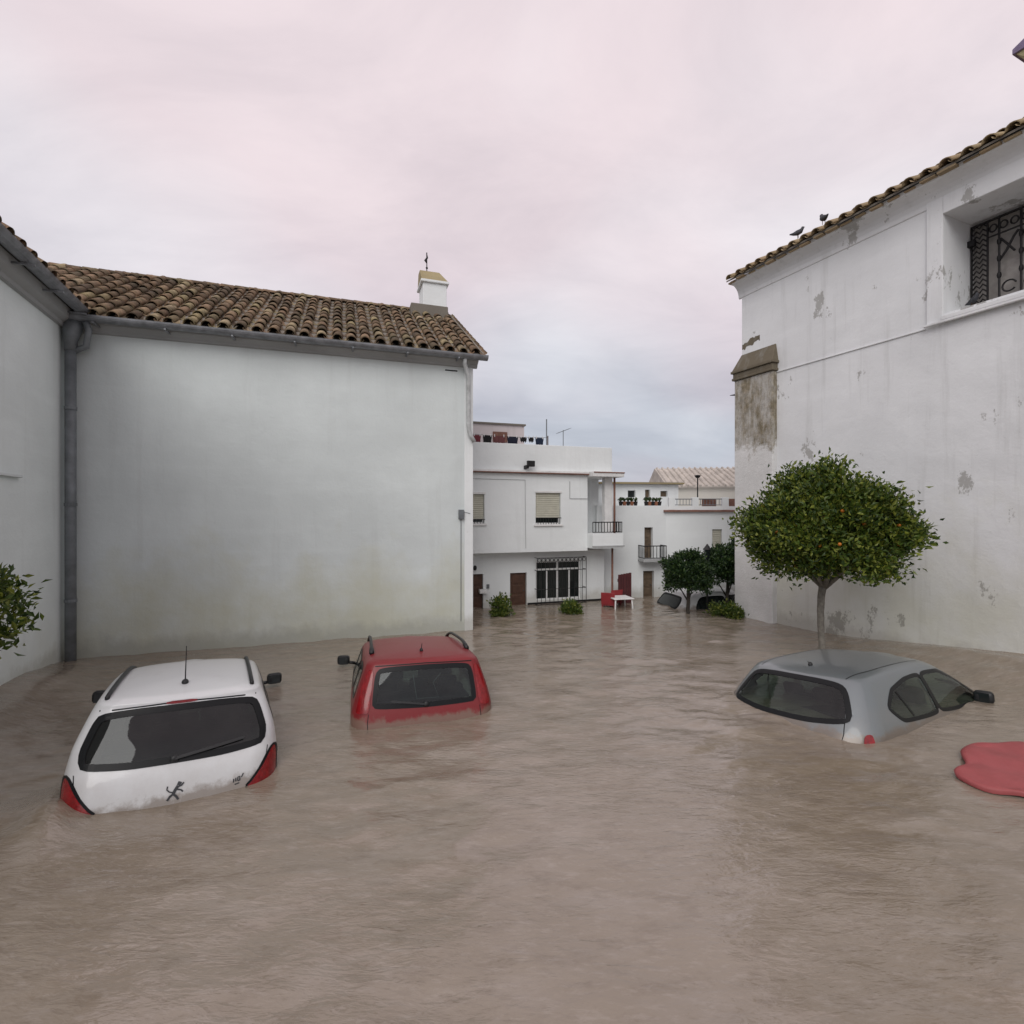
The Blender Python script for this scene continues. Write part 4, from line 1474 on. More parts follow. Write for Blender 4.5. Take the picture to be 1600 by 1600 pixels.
# third house: one storey and terrace with railings, shuttered window
F3 = Frame(4.62, 15.15, R(-4))
h3 = tag(F3.root('terraced_house'), 'low white house with railed roof terrace behind the far round trees', 'house')
_, z3c = F3.at(1095, 800)
u3 = F3.at(1240, 800)[0]
sa0, sa1 = F3.at(1113, 840)[0], F3.at(1128, 840)[0]
_, sz1 = F3.at(1120, 827)
_, sz0 = F3.at(1120, 866)
w = MB()
holed_wall(w, -0.1, u3, -1.0, z3c, 0.0, [(sa0, sa1, sz0, sz1)], 0.14)
w.quad((-0.1, 0, -1), (-0.1, 0, z3c), (-0.1, 5, z3c), (-0.1, 5, -1))
w.quad((-0.1, 0, z3c), (u3, 0, z3c), (u3, 5, z3c), (-0.1, 5, z3c))
w.build('wall', M['wall_house2'], h3)
shutter_window(h3, sa0, sa1, sz0, sz1, 0.0, 0.88)
q = MB()
q.box(-0.14, u3, -0.10, 0.1, z3c + 0.002, z3c + 0.06)
q.build('cornice', M['brick'], h3, bevel=0.008)
_, z3p = F3.at(1095, 777)
q = MB()
q.box(-0.1, u3, 0.02, 0.12, z3c + 0.061, z3c + 0.17)
ped = q.build('parapet', M['wall_house2'], h3)
for px in (1050, 1087, 1134):
    uu = F3.at(px, 785)[0]
    q = MB()
    q.box(uu - 0.09, uu + 0.09, 0.0, 0.18, z3c + 0.062, z3p)
    q.build('parapet_pier', M['wall_house2'], h3, bevel=0.008)
railing(h3, [(F3.at(1054, 785)[0], 0.08), (F3.at(1083, 785)[0], 0.08)], z3c + 0.17, z3p - 0.05, 0.08, M['pipe'])
railing(h3, [(F3.at(1091, 785)[0], 0.08), (F3.at(1130, 785)[0], 0.08)], z3c + 0.17, z3p - 0.05, 0.08, M['pipe'])
for (pa, pb) in ((1097, 1119), (1137, 1160)):
    q = MB()
    q.box(F3.at(pa, 785, 0.2)[0], F3.at(pb, 785, 0.2)[0], 0.19, 0.22, z3c + 0.1, z3p - 0.04)
    q.build('terrace_screen', M['brick'], h3)

# house farther back with a pale tiled roof
F4 = Frame(6.2, 19.0, R(-6))
h4 = tag(F4.root('tiled_house'), 'farthest house, pale walls under a sloping beige tiled roof', 'house')
va0, vz1 = F4.at(1045, 741)
va1 = F4.at(1260, 741)[0]
_, vze = F4.at(1100, 762)
w = MB()
w.box(va0, va1, 0, 5, -1, vze)
w.build('wall', plaster('plaster_cream', (0.66, 0.64, 0.58), seed=19.0), h4)
q = MB()
q.prism_x([(-0.15, vze + 0.002), (-0.15, vze + 0.06), (2.5, vz1 + 0.42), (5.15, vze + 0.06), (5.15, vze + 0.002)], va0 - 0.1, va1)
r4 = q.build('roof', plain('beige_tiles', (0.52, 0.48, 0.43), 0.9, var=0.3, scale=3), h4)
q = MB()
for k in range(20):
    x = va0 + k * 0.22
    q.tube([(x, -0.17, vze + 0.07), (x, 2.5, vz1 + 0.44)], 0.045, 6)
q.build('tile_rows', plain('beige_tile_rows', (0.49, 0.45, 0.40), 0.9, var=0.3, scale=3), r4, kind='stuff')

# street lamps
uu, zz = F3.at(1090, 742, 0.09)
lp = tag(empty('street_lamp', F3.w(uu, 0.09, z3p), (0, 0, F3.ang)), 'thin dark lamp post standing on the terrace pier of the low house', 'lamp post')
q = MB()
q.tube([(0, 0, 0), (0, 0, zz - z3p - 0.08)], 0.018, 6)
q.build('pole', M['iron'], lp)
q = MB()
q.tube([(0, 0, zz - z3p - 0.09), (0, 0, zz - z3p - 0.02), (0, 0, zz - z3p)], [0.05, 0.10, 0.03], 8)
q.build('lamp_head', M['iron'], lp)
LY = 13.0
lx = (1105 - 800) / 800 * LY
lp = tag(empty('lantern_post', (lx, LY, -0.8)), 'black lantern post rising between the two far round trees', 'lamp post')
lz = EYE - (850 - 800) / 800 * LY + 0.8
q = MB()
q.tube([(0, 0, 0), (0, 0, lz - 0.40)], 0.025, 8)
q.build('pole', M['iron'], lp)
q = MB()
q.tube([(0, 0, lz - 0.40), (0, 0, lz - 0.36), (0, 0, lz - 0.14)], [0.03, 0.055, 0.085], 6)
q.build('lantern', M['glass_house'], lp)
q = MB()
q.tube([(0, 0, lz - 0.14), (0, 0, lz - 0.06), (0, 0, lz)], [0.10, 0.05, 0.012], 6)
q.build('lantern_cap', M['iron'], lp)

# gate between the houses and the cafe furniture left in the flood
gy_ = 14.0
q0_, q1_ = (966 - 800) / 800 * gy_, (988 - 800) / 800 * gy_
gt = tag(empty('courtyard_gate', (q0_, gy_, 0), (0, 0, R(9))), 'dark red gate half under water between the two white houses', 'gate')
gh = EYE - (898 - 800) / 800 * gy_
for k in range(5):
    x = k * (q1_ - q0_) / 5
    q = MB()
    q.box(x + 0.004, x + (q1_ - q0_) / 5 - 0.004, 0, 0.03, -0.8, gh + 0.012 * k)
    q.build('board', M['door_red'], gt, bevel=0.004)
q = MB()
q.box(0, q1_ - q0_, 0.031, 0.06, gh - 0.2, gh - 0.12)
q.build('rail', M['door_red'], gt)


def plastic_chair(loc, rz, mat, label, s=1.0):
    t = tag(empty('plastic_chair', loc, (0, 0, rz)), label, 'chair', 'plastic chairs by the gate')
    q = MB()
    q.box(-0.22 * s, 0.22 * s, -0.22 * s, 0.22 * s, 0.41 * s, 0.44 * s)
    q.build('seat', mat, t, bevel=0.012)
    q = MB()
    q.prism_x([(0.20 * s, 0.44 * s), (0.235 * s, 0.44 * s), (0.30 * s, 0.84 * s), (0.27 * s, 0.84 * s)], -0.22 * s, 0.22 * s)
    q.build('backrest', mat, t, bevel=0.012)
    for sx in (-1, 1):
        for sy in (-1, 1):
            q = MB()
            q.tube([(sx * 0.19 * s, sy * 0.19 * s, 0.41 * s), (sx * 0.23 * s, sy * 0.23 * s, 0)], [0.024 * s, 0.018 * s], 6)
            q.build('leg', mat, t)
        q = MB()
        q.tube([(sx * 0.22 * s, -0.2 * s, 0.42 * s), (sx * 0.23 * s, -0.2 * s, 0.62 * s), (sx * 0.22 * s, 0.24 * s, 0.64 * s)], 0.02 * s, 6)
        q.build('armrest', mat, t)
    return t


def cafe_table(loc, rz, mat, label, s=1.0):
    t = tag(empty('plastic_table', loc, (0, 0, rz)), label, 'table')
    q = MB()
    q.box(-0.36 * s, 0.36 * s, -0.36 * s, 0.36 * s, 0.69 * s, 0.73 * s)
    q.build('table_top', mat, t, bevel=0.015)
    for sx in (-1, 1):
        for sy in (-1, 1):
            q = MB()
            q.tube([(sx * 0.29 * s, sy * 0.29 * s, 0.69 * s), (sx * 0.33 * s, sy * 0.33 * s, 0)], [0.03 * s, 0.022 * s], 6)
            q.build('leg', mat, t)
    return t


def on_line(px, Y):
    return (px - 800) / 800.0 * Y


plastic_chair((on_line(952, 13.6), 13.6, -0.30), R(160), M['red_plastic'], 'red plastic chair half under water in front of dark red gate', .82)
plastic_chair((on_line(957, 13.95), 13.95, -0.28), R(200), M['red_plastic'], 'second red plastic chair, behind the other beside the gate', .82)
cafe_table((on_line(969, 13.45), 13.45, -0.30), R(12), M['white_trim'], 'small white plastic table standing in the water by red chairs', 0.78)

# ------------------------------------------------------------------ cars


def catmull(keys, n):
    K = np.array(keys, float)
    m = len(K)
    out = []
    for t in np.linspace(0, m - 1, n):
        i = min(int(t), m - 2)
        f = t - i
        p0, p1, p2, p3 = K[max(i - 1, 0)], K[i], K[i + 1], K[min(i + 2, m - 1)]
        out.append(0.5 * (2 * p1 + (p2 - p0) * f + (2 * p0 - 5 * p1 + 4 * p2 - p3) * f * f + (3 * p1 - p0 - 3 * p2 + p3) * f ** 3))
    return np.array(out)


def half_outline(w, xr, xf, rr, rf, bow, counts):
    """plan outline of one level, from rear centre round the left side to front centre"""
    rr = min(rr, w * 0.8)
    rf = min(rf, w * 0.8, (xf - xr) * 0.4)
    nr, nc, ns, nd, nf = counts
    P = []
    for k in range(nr):
        y = (w - rr) * k / nr
        P.append((xr + bow * (y / w) ** 2, y))
    bx = xr + bow * ((w - rr) / w) ** 2
    for k in range(nc):
        a = math.pi / 2 * k / nc
        P.append((bx + (rr) * (1 - math.cos(a)), (w - rr) + rr * math.sin(a)))
    fb = 0.16
    for k in range(ns):
        f = k / ns
        x = (bx + rr) + (xf - fb - rf - bx - rr) * f
        P.append((x, w * (1 + 0.012 * math.sin(math.pi * f))))
    for k in range(nd):
        a = math.pi / 2 * k / nd
        P.append((xf - fb - rf + rf * math.sin(a), (w - rf) + rf * math.cos(a)))
    for k in range(nf + 1):
        y = (w - rf) * (1 - k / nf)
        P.append((xf - fb * (y / max(w - rf, 1e-3)) ** 2, y))
    return P


def in_poly(pt, poly):
    x, y = pt
    c = False
    n = len(poly)
    j = n - 1
    for i in range(n):
        xi, yi = poly[i]
        xj, yj = poly[j]
        if (yi > y) != (yj > y) and x < (xj - xi) * (y - yi) / (yj - yi) + xi:
            c = not c
        j = i
    return c


def rounded(poly, it=3, q=0.25, n=72):
    P = [Vector(p) for p in poly]
    for _ in range(it):
        Q = []
        for i in range(len(P)):
            a, b = P[i], P[(i + 1) % len(P)]
            Q += [a.lerp(b, q), a.lerp(b, 1 - q)]
        P = Q
        q = 0.25
    L = [0]
    for i in range(len(P)):
        L.append(L[-1] + (P[(i + 1) % len(P)] - P[i]).length)
    out = []
    for k in range(n):
        s = L[-1] * k / n
        i = max(j for j in range(len(P)) if L[j] <= s)
        f = (s - L[i]) / max(1e-9, L[i + 1] - L[i])
        out.append(tuple(P[i].lerp(P[(i + 1) % len(P)], f)))
    return out


def offset_poly(P, d):
    n = len(P)
    area = sum(P[i][0] * P[(i + 1) % n][1] - P[(i + 1) % n][0] * P[i][1] for i in range(n))
    sg = 1 if area > 0 else -1
    out = []
    for i in range(n):
        a, b = P[i - 1], P[(i + 1) % n]
        tx, ty = b[0] - a[0], b[1] - a[1]
        L = math.hypot(tx, ty) or 1
        out.append((P[i][0] + sg * d * ty / L, P[i][1] - sg * d * tx / L))
    return out


class Car:
    def __init__(self, name, keys, levels, roof_z, paint_mat, bow=0.05, counts=(30, 14, 70, 10, 14), crown=0.035, roof_bow=0.03, nlev=60):
        self.root = empty(name)
        self.mat = paint_mat
        K = catmull(keys, nlev)
        N = None
        V = []
        for li, (zr, zf, w, xr, xf, rr) in enumerate(K):
            H = half_outline(w, xr, xf, rr, 0.45, bow, counts)
            full = H + [(x, -y) for x, y in reversed(H[1:-1])]
            N = len(full)
            up = max(0.0, min(1.0, (zr - 1.0) / 0.35))
            for x, y in full:
                f = (x - xr) / (xf - xr)
                V.append((x, y, zr + (zf - zr) * f + roof_bow * 4 * f * (1 - f) * up))
        F = []
        for l in range(nlev - 1):
            for i in range(N):
                j = (i + 1) % N
                F.append((l * N + i, l * N + j, (l + 1) * N + j, (l + 1) * N + i))
        # roof: concentric rings closing towards a ridge line
        zr, zf, w, xr, xf, rr = K[-1]
        last = V[-N:]
        nr = 12
        xc0, xc1 = xr + w * 0.9, xf - w * 0.9
        base = len(V) - N
        for k in range(1, nr + 1):
            s = 1 - k / nr
            for (x, y, z) in last:
                cxx = min(max(x, xc0), xc1)
                xn = cxx + (x - cxx) * s
                f = (xn - xr) / (xf - xr)
                V.append((xn, y * s, zr + (zf - zr) * f + roof_bow * 4 * f * (1 - f) + crown * (1 - s * s)))
            for i in range(N):
                j = (i + 1) % N
                F.append((base + (k - 1) * N + i, base + (k - 1) * N + j, base + k * N + j, base + k * N + i))
        self.V, self.F = V, F
        self.bvh = BVHTree.FromPolygons(V, F)
        self.cut = []

    def hit(self, view, a, b):
        if view == 'rear':
            r = self.bvh.ray_cast(Vector((-3, a, b)), Vector((1, 0, 0)))
        elif view == 'left':
            r = self.bvh.ray_cast(Vector((a, 3, b)), Vector((0, -1, 0)))
        elif view == 'right':
            r = self.bvh.ray_cast(Vector((a, -3, b)), Vector((0, 1, 0)))
        elif view == 'front':
            r = self.bvh.ray_cast(Vector((8, a, b)), Vector((-1, 0, 0)))
        else:
            r = self.bvh.ray_cast(Vector((a, b, 4)), Vector((0, 0, -1)))
        return r

    D = {'rear': Vector((-1, 0, 0)), 'left': Vector((0, 1, 0)), 'right': Vector((0, -1, 0)), 'top': Vector((0, 0, 1)), 'front': Vector((1, 0, 0))}

    def pt(self, view, a, b, d):
        p, n, _, _ = self.hit(view, a, b)
        if p is None:
            p = self.bvh.find_nearest(Vector((0.3, a, b)) if view == 'rear' else Vector((2.6, a, b)) if view == 'front' else (Vector((a, 0.8 if view == 'left' else -0.8, b)) if view != 'top' else Vector((a, b, 1.4))))
            p, n = p[0], p[1]
        if n.dot(self.D[view]) < 0:
            n = -n
        return p + n * d

    def patch(self, name, view, outline, d, mat, parent, rings=7, thick=0.004):
        mb = MB()
        n = len(outline)
        c = (sum(p[0] for p in outline) / n, sum(p[1] for p in outline) / n)
        vs = []
        for k in range(rings):
            s = 1 - k / rings
            vs += [self.pt(view, c[0] + (p[0] - c[0]) * s, c[1] + (p[1] - c[1]) * s, d) for p in outline]
        vs.append(self.pt(view, c[0], c[1], d))
        fs = []
        for k in range(rings - 1):
            for i in range(n):
                j = (i + 1) % n
                fs.append((k * n + i, k * n + j, (k + 1) * n + j, (k + 1) * n + i))
        for i in range(n):
            fs.append(((rings - 1) * n + i, (rings - 1) * n + (i + 1) % n, rings * n))
        a_, b_, c_ = vs[0], vs[n // 3], vs[2 * n // 3]
        if (b_ - a_).cross(c_ - a_).dot(self.D[view]) < 0:
            fs = [tuple(reversed(f)) for f in fs]
        mb.add(vs, fs)
        return mb.build(name, mat, parent or self.root, smooth=True)

    def band(self, name, view, o_out, o_in, d, mat, parent):
        mb = MB()
        n = len(o_out)
        rows = []
        for f, dd in ((0.0, -0.004), (0.0, d), (0.5, d), (1.0, d), (1.0, -0.006)):
            rows.append([self.pt(view, a[0] + (b[0] - a[0]) * f, a[1] + (b[1] - a[1]) * f, dd) for a, b in zip(o_out, o_in)])
        vs = [p for r in rows for p in r]
        fs = []
        for k in range(len(rows) - 1):
            for i in range(n):
                j = (i + 1) % n
                fs.append((k * n + i, k * n + j, (k + 1) * n + j, (k + 1) * n + i))
        mb.add(vs, fs)
        return mb.build(name, mat, parent or self.root, smooth=False)

    def strip(self, name, view, pts, width, d, mat, parent, sub=6):
        mb = MB()
        P = []
        for a, b in zip(pts, pts[1:]):
            for k in range(sub):
                P.append((a[0] + (b[0] - a[0]) * k / sub, a[1] + (b[1] - a[1]) * k / sub))
        P.append(pts[-1])
        vs = []
        for i, p in enumerate(P):
            a, b = P[max(0, i - 1)], P[min(len(P) - 1, i + 1)]
            tx, ty = b[0] - a[0], b[1] - a[1]
            L = math.hypot(tx, ty) or 1
            nx, ny = -ty / L * width / 2, tx / L * width / 2
            vs.append(self.pt(view, p[0] + nx, p[1] + ny, d))
            vs.append(self.pt(view, p[0] - nx, p[1] - ny, d))
        fs = [(2 * i, 2 * i + 1, 2 * i + 3, 2 * i + 2) for i in range(len(P) - 1)]
        mb.add(vs, fs)
        return mb.build(name, mat, parent or self.root)

    def window(self, name, view, poly, seal_out=0.016, seal_in=0.045, seal_mat=None, q=0.22, glass=None):
        o = rounded(poly, 3, q)
        self.cut.append((view, offset_poly(o, -0.004)))
        gl = self.patch(name, view, o, 0.002, glass or M['glass_car'], self.root)
        self.band('window_seal', view, offset_poly(o, seal_out), offset_poly(o, -seal_in), 0.005, seal_mat or M['rubber'], gl)
        return gl

    def body(self):
        keep = []
        for f in self.F:
            pts = [Vector(self.V[i]) for i in f]
            n = (pts[2] - pts[0]).cross(pts[3] - pts[1])
            if n.length > 0:
                n.normalize()
            c = sum(pts, Vector()) / 4
            out = n if n.dot(c - Vector((2.0, 0, 0.7))) > 0 else -n
            drop = False
            for view, poly in self.cut:
                if out.dot(self.D[view]) < 0.25:
                    continue
                if (view == 'rear' and c.x > 1.3) or (view == 'front' and c.x < 1.8):
                    continue
                pr = [(p.y, p.z) if view in ('rear', 'front') else (p.x, p.z) for p in pts]
                if all(in_poly(p, poly) for p in pr):
                    drop = True
                    break
            if not drop:
                keep.append(f)
        mb = MB()
        mb.v, mb.f = self.V, keep
        me = mb.mesh('body', True)
        me.materials.append(self.mat)
        me.materials.append(M['liner'])
        o = link_mesh('body', me, None, self.root)
        bm_fix(me)
        s = o.modifiers.new('shell', 'SOLIDIFY')
        s.thickness = 0.022
        s.offset = -1
        s.material_offset = 1
        s.material_offset_rim = 1
        return o

    def place(self, loc, yaw, pitch, roll, size=1.0):
        self.root.location = loc
        self.root.scale = (size, size, size)
        self.root.rotation_euler = (R(roll), R(pitch), R(yaw))


def bm_fix(me):
    import bmesh
    bm = bmesh.new()
    bm.from_mesh(me)
    bmesh.ops.remove_doubles(bm, verts=bm.verts, dist=0.0004)
    bmesh.ops.recalc_face_normals(bm, faces=bm.faces)
    c = max(bm.faces, key=lambda f: f.calc_center_median().z)
    if c.normal.z < 0:
        bmesh.ops.reverse_faces(bm, faces=bm.faces)
    bm.to_mesh(me)
    bm.free()
    me.polygons.foreach_set('use_smooth', [True] * len(me.polygons))


def soft_box(name, c, s, mat, parent, rot=(0, 0, 0), bev=0.05):
    mb = MB()
    mb.box(-s[0] / 2, s[0] / 2, -s[1] / 2, s[1] / 2, -s[2] / 2, s[2] / 2)
    o = mb.build(name, mat, parent)
    o.location = c
    o.rotation_euler = rot
    b = o.modifiers.new('bevel', 'BEVEL')
    b.width = bev
    b.segments = 3
    o.data.polygons.foreach_set('use_smooth', [True] * len(o.data.polygons))
    return o


def interior(car, xr, xf, zs=0.55, w=0.5):
    for sg in (-1, 1):
        st = soft_box('front_seat', (xf, sg * 0.36, 0.78), (0.16, w, 0.68), M['seat'], car.root, (0, R(-16), 0), 0.06)
        soft_box('headrest', (-0.10, 0, 0.45), (0.09, 0.26, 0.17), M['seat'], st, (0, 0, 0), 0.035)
    st = soft_box('rear_bench', (xr, 0, 0.72), (0.16, 1.22, 0.58), M['seat'], car.root, (0, R(-18), 0), 0.06)
    for y in (-0.38, 0.0, 0.38):
        soft_box('headrest', (-0.06, y, 0.37), (0.08, 0.24, 0.14), M['seat'], st, (0, 0, 0), 0.03)
    soft_box('dashboard', (xf + 0.95, 0, 0.80), (0.45, 1.25, 0.26), M['seat'], car.root, (0, 0, 0), 0.06)
    soft_box('parcel_shelf', ((xr - 0.32), 0, 0.93), (0.42, 1.20, 0.03), M['seat'], car.root, (0, 0, 0), 0.01)


def mirror(car, x, y, z, mat, s=1.0):
    sg = 1 if y > 0 else -1
    mb = MB()
    mb.tube([(x + 0.03, y - sg * 0.10, z - 0.03), (x, y, z - 0.01)], [0.025, 0.022], 8)
    m = mb.build('mirror', M['black_plastic'], car.root, smooth=True)
    sh = soft_box('mirror_shell', (x, y + sg * 0.075 * s, z + 0.03), (0.11 * s, 0.19 * s, 0.145 * s), mat, m, (0, 0, sg * R(-12)), 0.045 * s)
    gl = MB()
    gl.box(x - 0.062 * s, x - 0.058 * s, y + sg * 0.075 * s - 0.07 * s, y + sg * 0.075 * s + 0.07 * s, z - 0.025 * s, z + 0.085 * s)
    gl.build('mirror_glass', M['glass_house'], m)


def wiper(car, a, b, d=0.02):
    w = car.strip('wiper', 'rear', [a, b], 0.022, d, M['black_plastic'], car.root, 10)
    p = car.pt('rear', a[0], a[1], 0.012)
    mb = MB()
    mb.blob(p, (0.025, 0.035, 0.035), 10, 6)
    mb.build('wiper_pivot', M['black_plastic'], w, smooth=True)
    s = w.modifiers.new('thick', 'SOLIDIFY')
    s.thickness = 0.014


def aerial(car, x, y, top, base_r=0.03, rake=-0.10):
    p = car.pt('top', x, y, 0.0)
    mb = MB()
    mb.blob(p + Vector((0, 0, 0.008)), (base_r * 1.5, base_r, 0.030), 12, 8)
    a = mb.build('aerial', M['black_plastic'], car.root, smooth=True)
    mb = MB()
    mb.tube([p + Vector((0, 0, 0.01)), p + Vector((rake, 0, top))], [0.006, 0.0035], 6)
    mb.build('aerial_rod', M['black_plastic'], a)


def wheels(car, xs, y, r=0.30):
    for x in xs:
        for sg in (-1, 1):
            mb = MB()
            pr = [(0.0, r * 0.62), (0.0, r * 0.96), (0.03, r), (0.15, r), (0.18, r * 0.96), (0.18, r * 0.62)]
            n = 24
            vs = [(x + rr * math.cos(2 * math.pi * k / n), sg * (y - t), r + rr * math.sin(2 * math.pi * k / n)) for k in range(n) for t, rr in pr]
            m = len(pr)
            mb.add(vs, [(k * m + i, k * m + (i + 1) % m, ((k + 1) % n) * m + (i + 1) % m, ((k + 1) % n) * m + i) for k in range(n) for i in range(m)])
            wh = mb.build('wheel', M['black_plastic'], car.root, smooth=True)
            mb = MB()
            mb.tube([(x, sg * (y - 0.02), r), (x, sg * (y - 0.16), r)], r * 0.63, 20)
            mb.build('rim', M['pipe'], wh)


# ---- white estate, tail towards us
wk = [(.18, .18, .66, .12, 3.9, .26), (.32, .32, .75, .03, 4.02, .28), (.50, .50, .785, .0, 4.08, .30), (.70, .70, .795, .012, 4.05, .30),
      (.86, .84, .795, .045, 3.85, .29), (.97, .93, .785, .095, 3.25, .26), (1.10, 1.08, .760, .165, 2.98, .22), (1.24, 1.23, .712, .255, 2.68, .20),
      (1.365, 1.37, .662, .335, 2.40, .19), (1.415, 1.43, .630, .350, 2.25, .18), (1.445, 1.465, .575, .405, 2.12, .18)]
cw = Car('white_estate_car', wk, None, 1.5, M['paint_white'], bow=0.06, crown=0.03, roof_bow=0.035)
WIN = M['rubber']
cw.window('rear_window', 'rear', [(.665, .985), (.68, 1.10), (.60, 1.345), (.3, 1.362), (-.3, 1.362), (-.60, 1.345), (-.68, 1.10), (-.665, .985), (-.35, .955), (.35, .955)], 0.010, 0.040, q=0.13, glass=M['glass_dark'])
for sd in ('left', 'right'):
    cw.window('quarter_window', sd, [(.62, 1.03), (1.22, 1.00), (1.24, 1.355), (.70, 1.325), (.56, 1.2)], 0.018, 0.03)
    cw.window('side_window', sd, [(1.32, 0.995), (2.09, .985), (2.10, 1.30), (1.95, 1.365), (1.34, 1.355)], 0.018, 0.03)
    cw.window('side_window', sd, [(2.18, .985), (2.66, .975), (2.52, 1.10), (2.26, 1.25), (2.19, 1.27)], 0.018, 0.03)
cw.window('windscreen', 'front', [(.70, 1.02), (.62, 1.33), (.2, 1.385), (-.2, 1.385), (-.62, 1.33), (-.70, 1.02), (0, .98)], 0.012, 0.04, q=.16)
cw.body()
interior(cw, 1.15, 2.05)
for y, ln in ((.56, 'roof_rail'), (-.56, 'roof_rail')):
    pts = [cw.pt('top', x, y * (1 - 0.03 * k / 12), 0.018) for k, x in enumerate(np.linspace(.50, 2.12, 13))]
    mb = MB()
    mb.tube([pts[0] - Vector((0, 0, .02))] + pts + [pts[-1] - Vector((0, 0, .02))], 0.019, 8)
    mb.build('roof_rail', M['black_plastic'], cw.root, smooth=True)
aerial(cw, .66, 0.0, .36)
hb_ = rounded([(.12, 1.378), (.12, 1.403), (-.12, 1.403), (-.12, 1.378)], 1, 0.2, 24)
cw.patch('brake_light', 'rear', hb_, 0.010, M['red_lens'], cw.root, 3)
wiper(cw, (0.02, .975), (-.50, 1.045))
for sg in (-1, 1):
    out = rounded([(sg * .52, .66), (sg * .57, .70), (sg * .66, .81), (sg * .725, .915), (sg * .765, .93), (sg * .785, .86), (sg * .785, .60), (sg * .66, .58)], 2, 0.2, 56)
    tl_ = cw.patch('tail_light', 'rear', out, 0.007, M['red_lens'], cw.root, 6)
    cw.band('light_edge', 'rear', offset_poly(out, .012), offset_poly(out, -.006), 0.008, M['rubber'], tl_)
    mirror(cw, 2.70, sg * .87, .99, M['black_plastic'] if sg < 0 else M['black_plastic'])
# tailgate shut line
cw.strip('shut_line', 'rear', [(.70, .945), (.69, .88), (.60, .74), (.52, .64), (.50, .40)], .008, .0015, M['rubber'], cw.root)
cw.strip('shut_line', 'rear', [(-.70, .945), (-.69, .88), (-.60, .74), (-.52, .64), (-.50, .40)], .008, .0015, M['rubber'], cw.root)
cw.strip('spoiler_line', 'rear', [(-.60, 1.372), (0, 1.392), (.60, 1.372)], .012, .002, M['rubber'], cw.root)
# rampant-animal emblem and small model lettering
em = MB()
strokes = [([(0.018, .028), (0.002, .004), (-.010, -.022)], .020), ([(-.010, -.022), (.008, -.038), (.024, -.062)], .014), ([(-.008, -.02), (-.030, -.036), (-.044, -.060)], .014),
           ([(.012, .02), (.038, .026), (.052, .044)], .010), ([(.012, .006), (.036, -.002), (.050, -.016)], .010), ([(.020, .030), (.030, .052)], .024),
           ([(-.010, -.012), (-.034, -.004), (-.050, .014), (-.046, .034)], .008)]
badge = None
for pts, wd in strokes:
    q = cw.strip('badge' if badge is None else 'badge_stroke', 'rear', [(-a * 1.15, .745 + b * 1.15) for a, b in pts], wd * 1.15, .006, M['chrome'], badge or cw.root, 3)
    if badge is None:
        badge = q
let = None
for pts in ([(-.43, .715), (-.43, .745)], [(-.447, .72), (-.447, .75)], [(-.462, .722), (-.462, .752), (-.478, .754), (-.478, .724), (-.464, .722)], [(-.505, .775), (-.49, .745)], [(-.44, .698), (-.475, .704)]):
    q = cw.strip('model_lettering' if let is None else 'letter', 'rear', pts, .009, .004, M['chrome'], let or cw.root, 2)
    let = let or q
for k in range(3):
    cw.strip('letter', 'rear', [(.40 - .03 * k, .60), (.385 - .03 * k, .615)], .014, .004, M['chrome'], let, 2)
wheels(cw, (.78, 3.38), .77)
cw.place((-2.898, 4.333, -0.669), 119.2, 4.6, 2.4, 1.035)
tag(cw.root, 'white estate car half sunk in floodwater, nearest car on the left', 'car')

# ---- red high-roofed hatchback
rk = [(.18, .18, .74, .10, 3.85, .24), (.34, .34, .82, .02, 3.96, .24), (.52, .52, .845, .0, 3.98, .24), (.72, .72, .845, .01, 3.95, .24),
      (.86, .84, .842, .03, 3.75, .22), (.96, .93, .825, .05, 3.25, .20), (1.10, 1.08, .785, .085, 3.0, .17), (1.25, 1.24, .735, .13, 2.75, .15),
      (1.38, 1.385, .690, .175, 2.50, .14), (1.43, 1.44, .655, .20, 2.36, .14), (1.46, 1.475, .60, .26, 2.2, .15)]
cr = Car('red_hatchback_car', rk, None, 1.5, M['paint_red'], bow=0.05, crown=0.028, roof_bow=0.03)
cr.window('rear_window', 'rear', [(.60, .955), (.60, 1.05), (.565, 1.375), (0, 1.388), (-.565, 1.375), (-.60, 1.05), (-.60, .955), (0, .94)], 0.010, 0.045, q=0.12)
for sd in ('left', 'right'):
    cr.window('quarter_window', sd, [(.42, 1.00), (.92, .99), (.94, 1.36), (.46, 1.345)], 0.018, 0.03, q=.14)
    cr.window('side_window', sd, [(1.02, .985), (1.86, .975), (1.86, 1.385), (1.03, 1.365)], 0.018, 0.03, q=.14)
    cr.window('side_window', sd, [(1.96, .985), (2.72, .975), (2.56, 1.10), (2.22, 1.33), (1.97, 1.37)], 0.018, 0.03, q=.14)
cr.window('windscreen', 'front', [(.70, 1.02), (.62, 1.33), (.2, 1.385), (-.2, 1.385), (-.62, 1.33), (-.70, 1.02), (0, .98)], 0.012, 0.04, q=.16)
cr.body()
interior(cr, .95, 1.85)
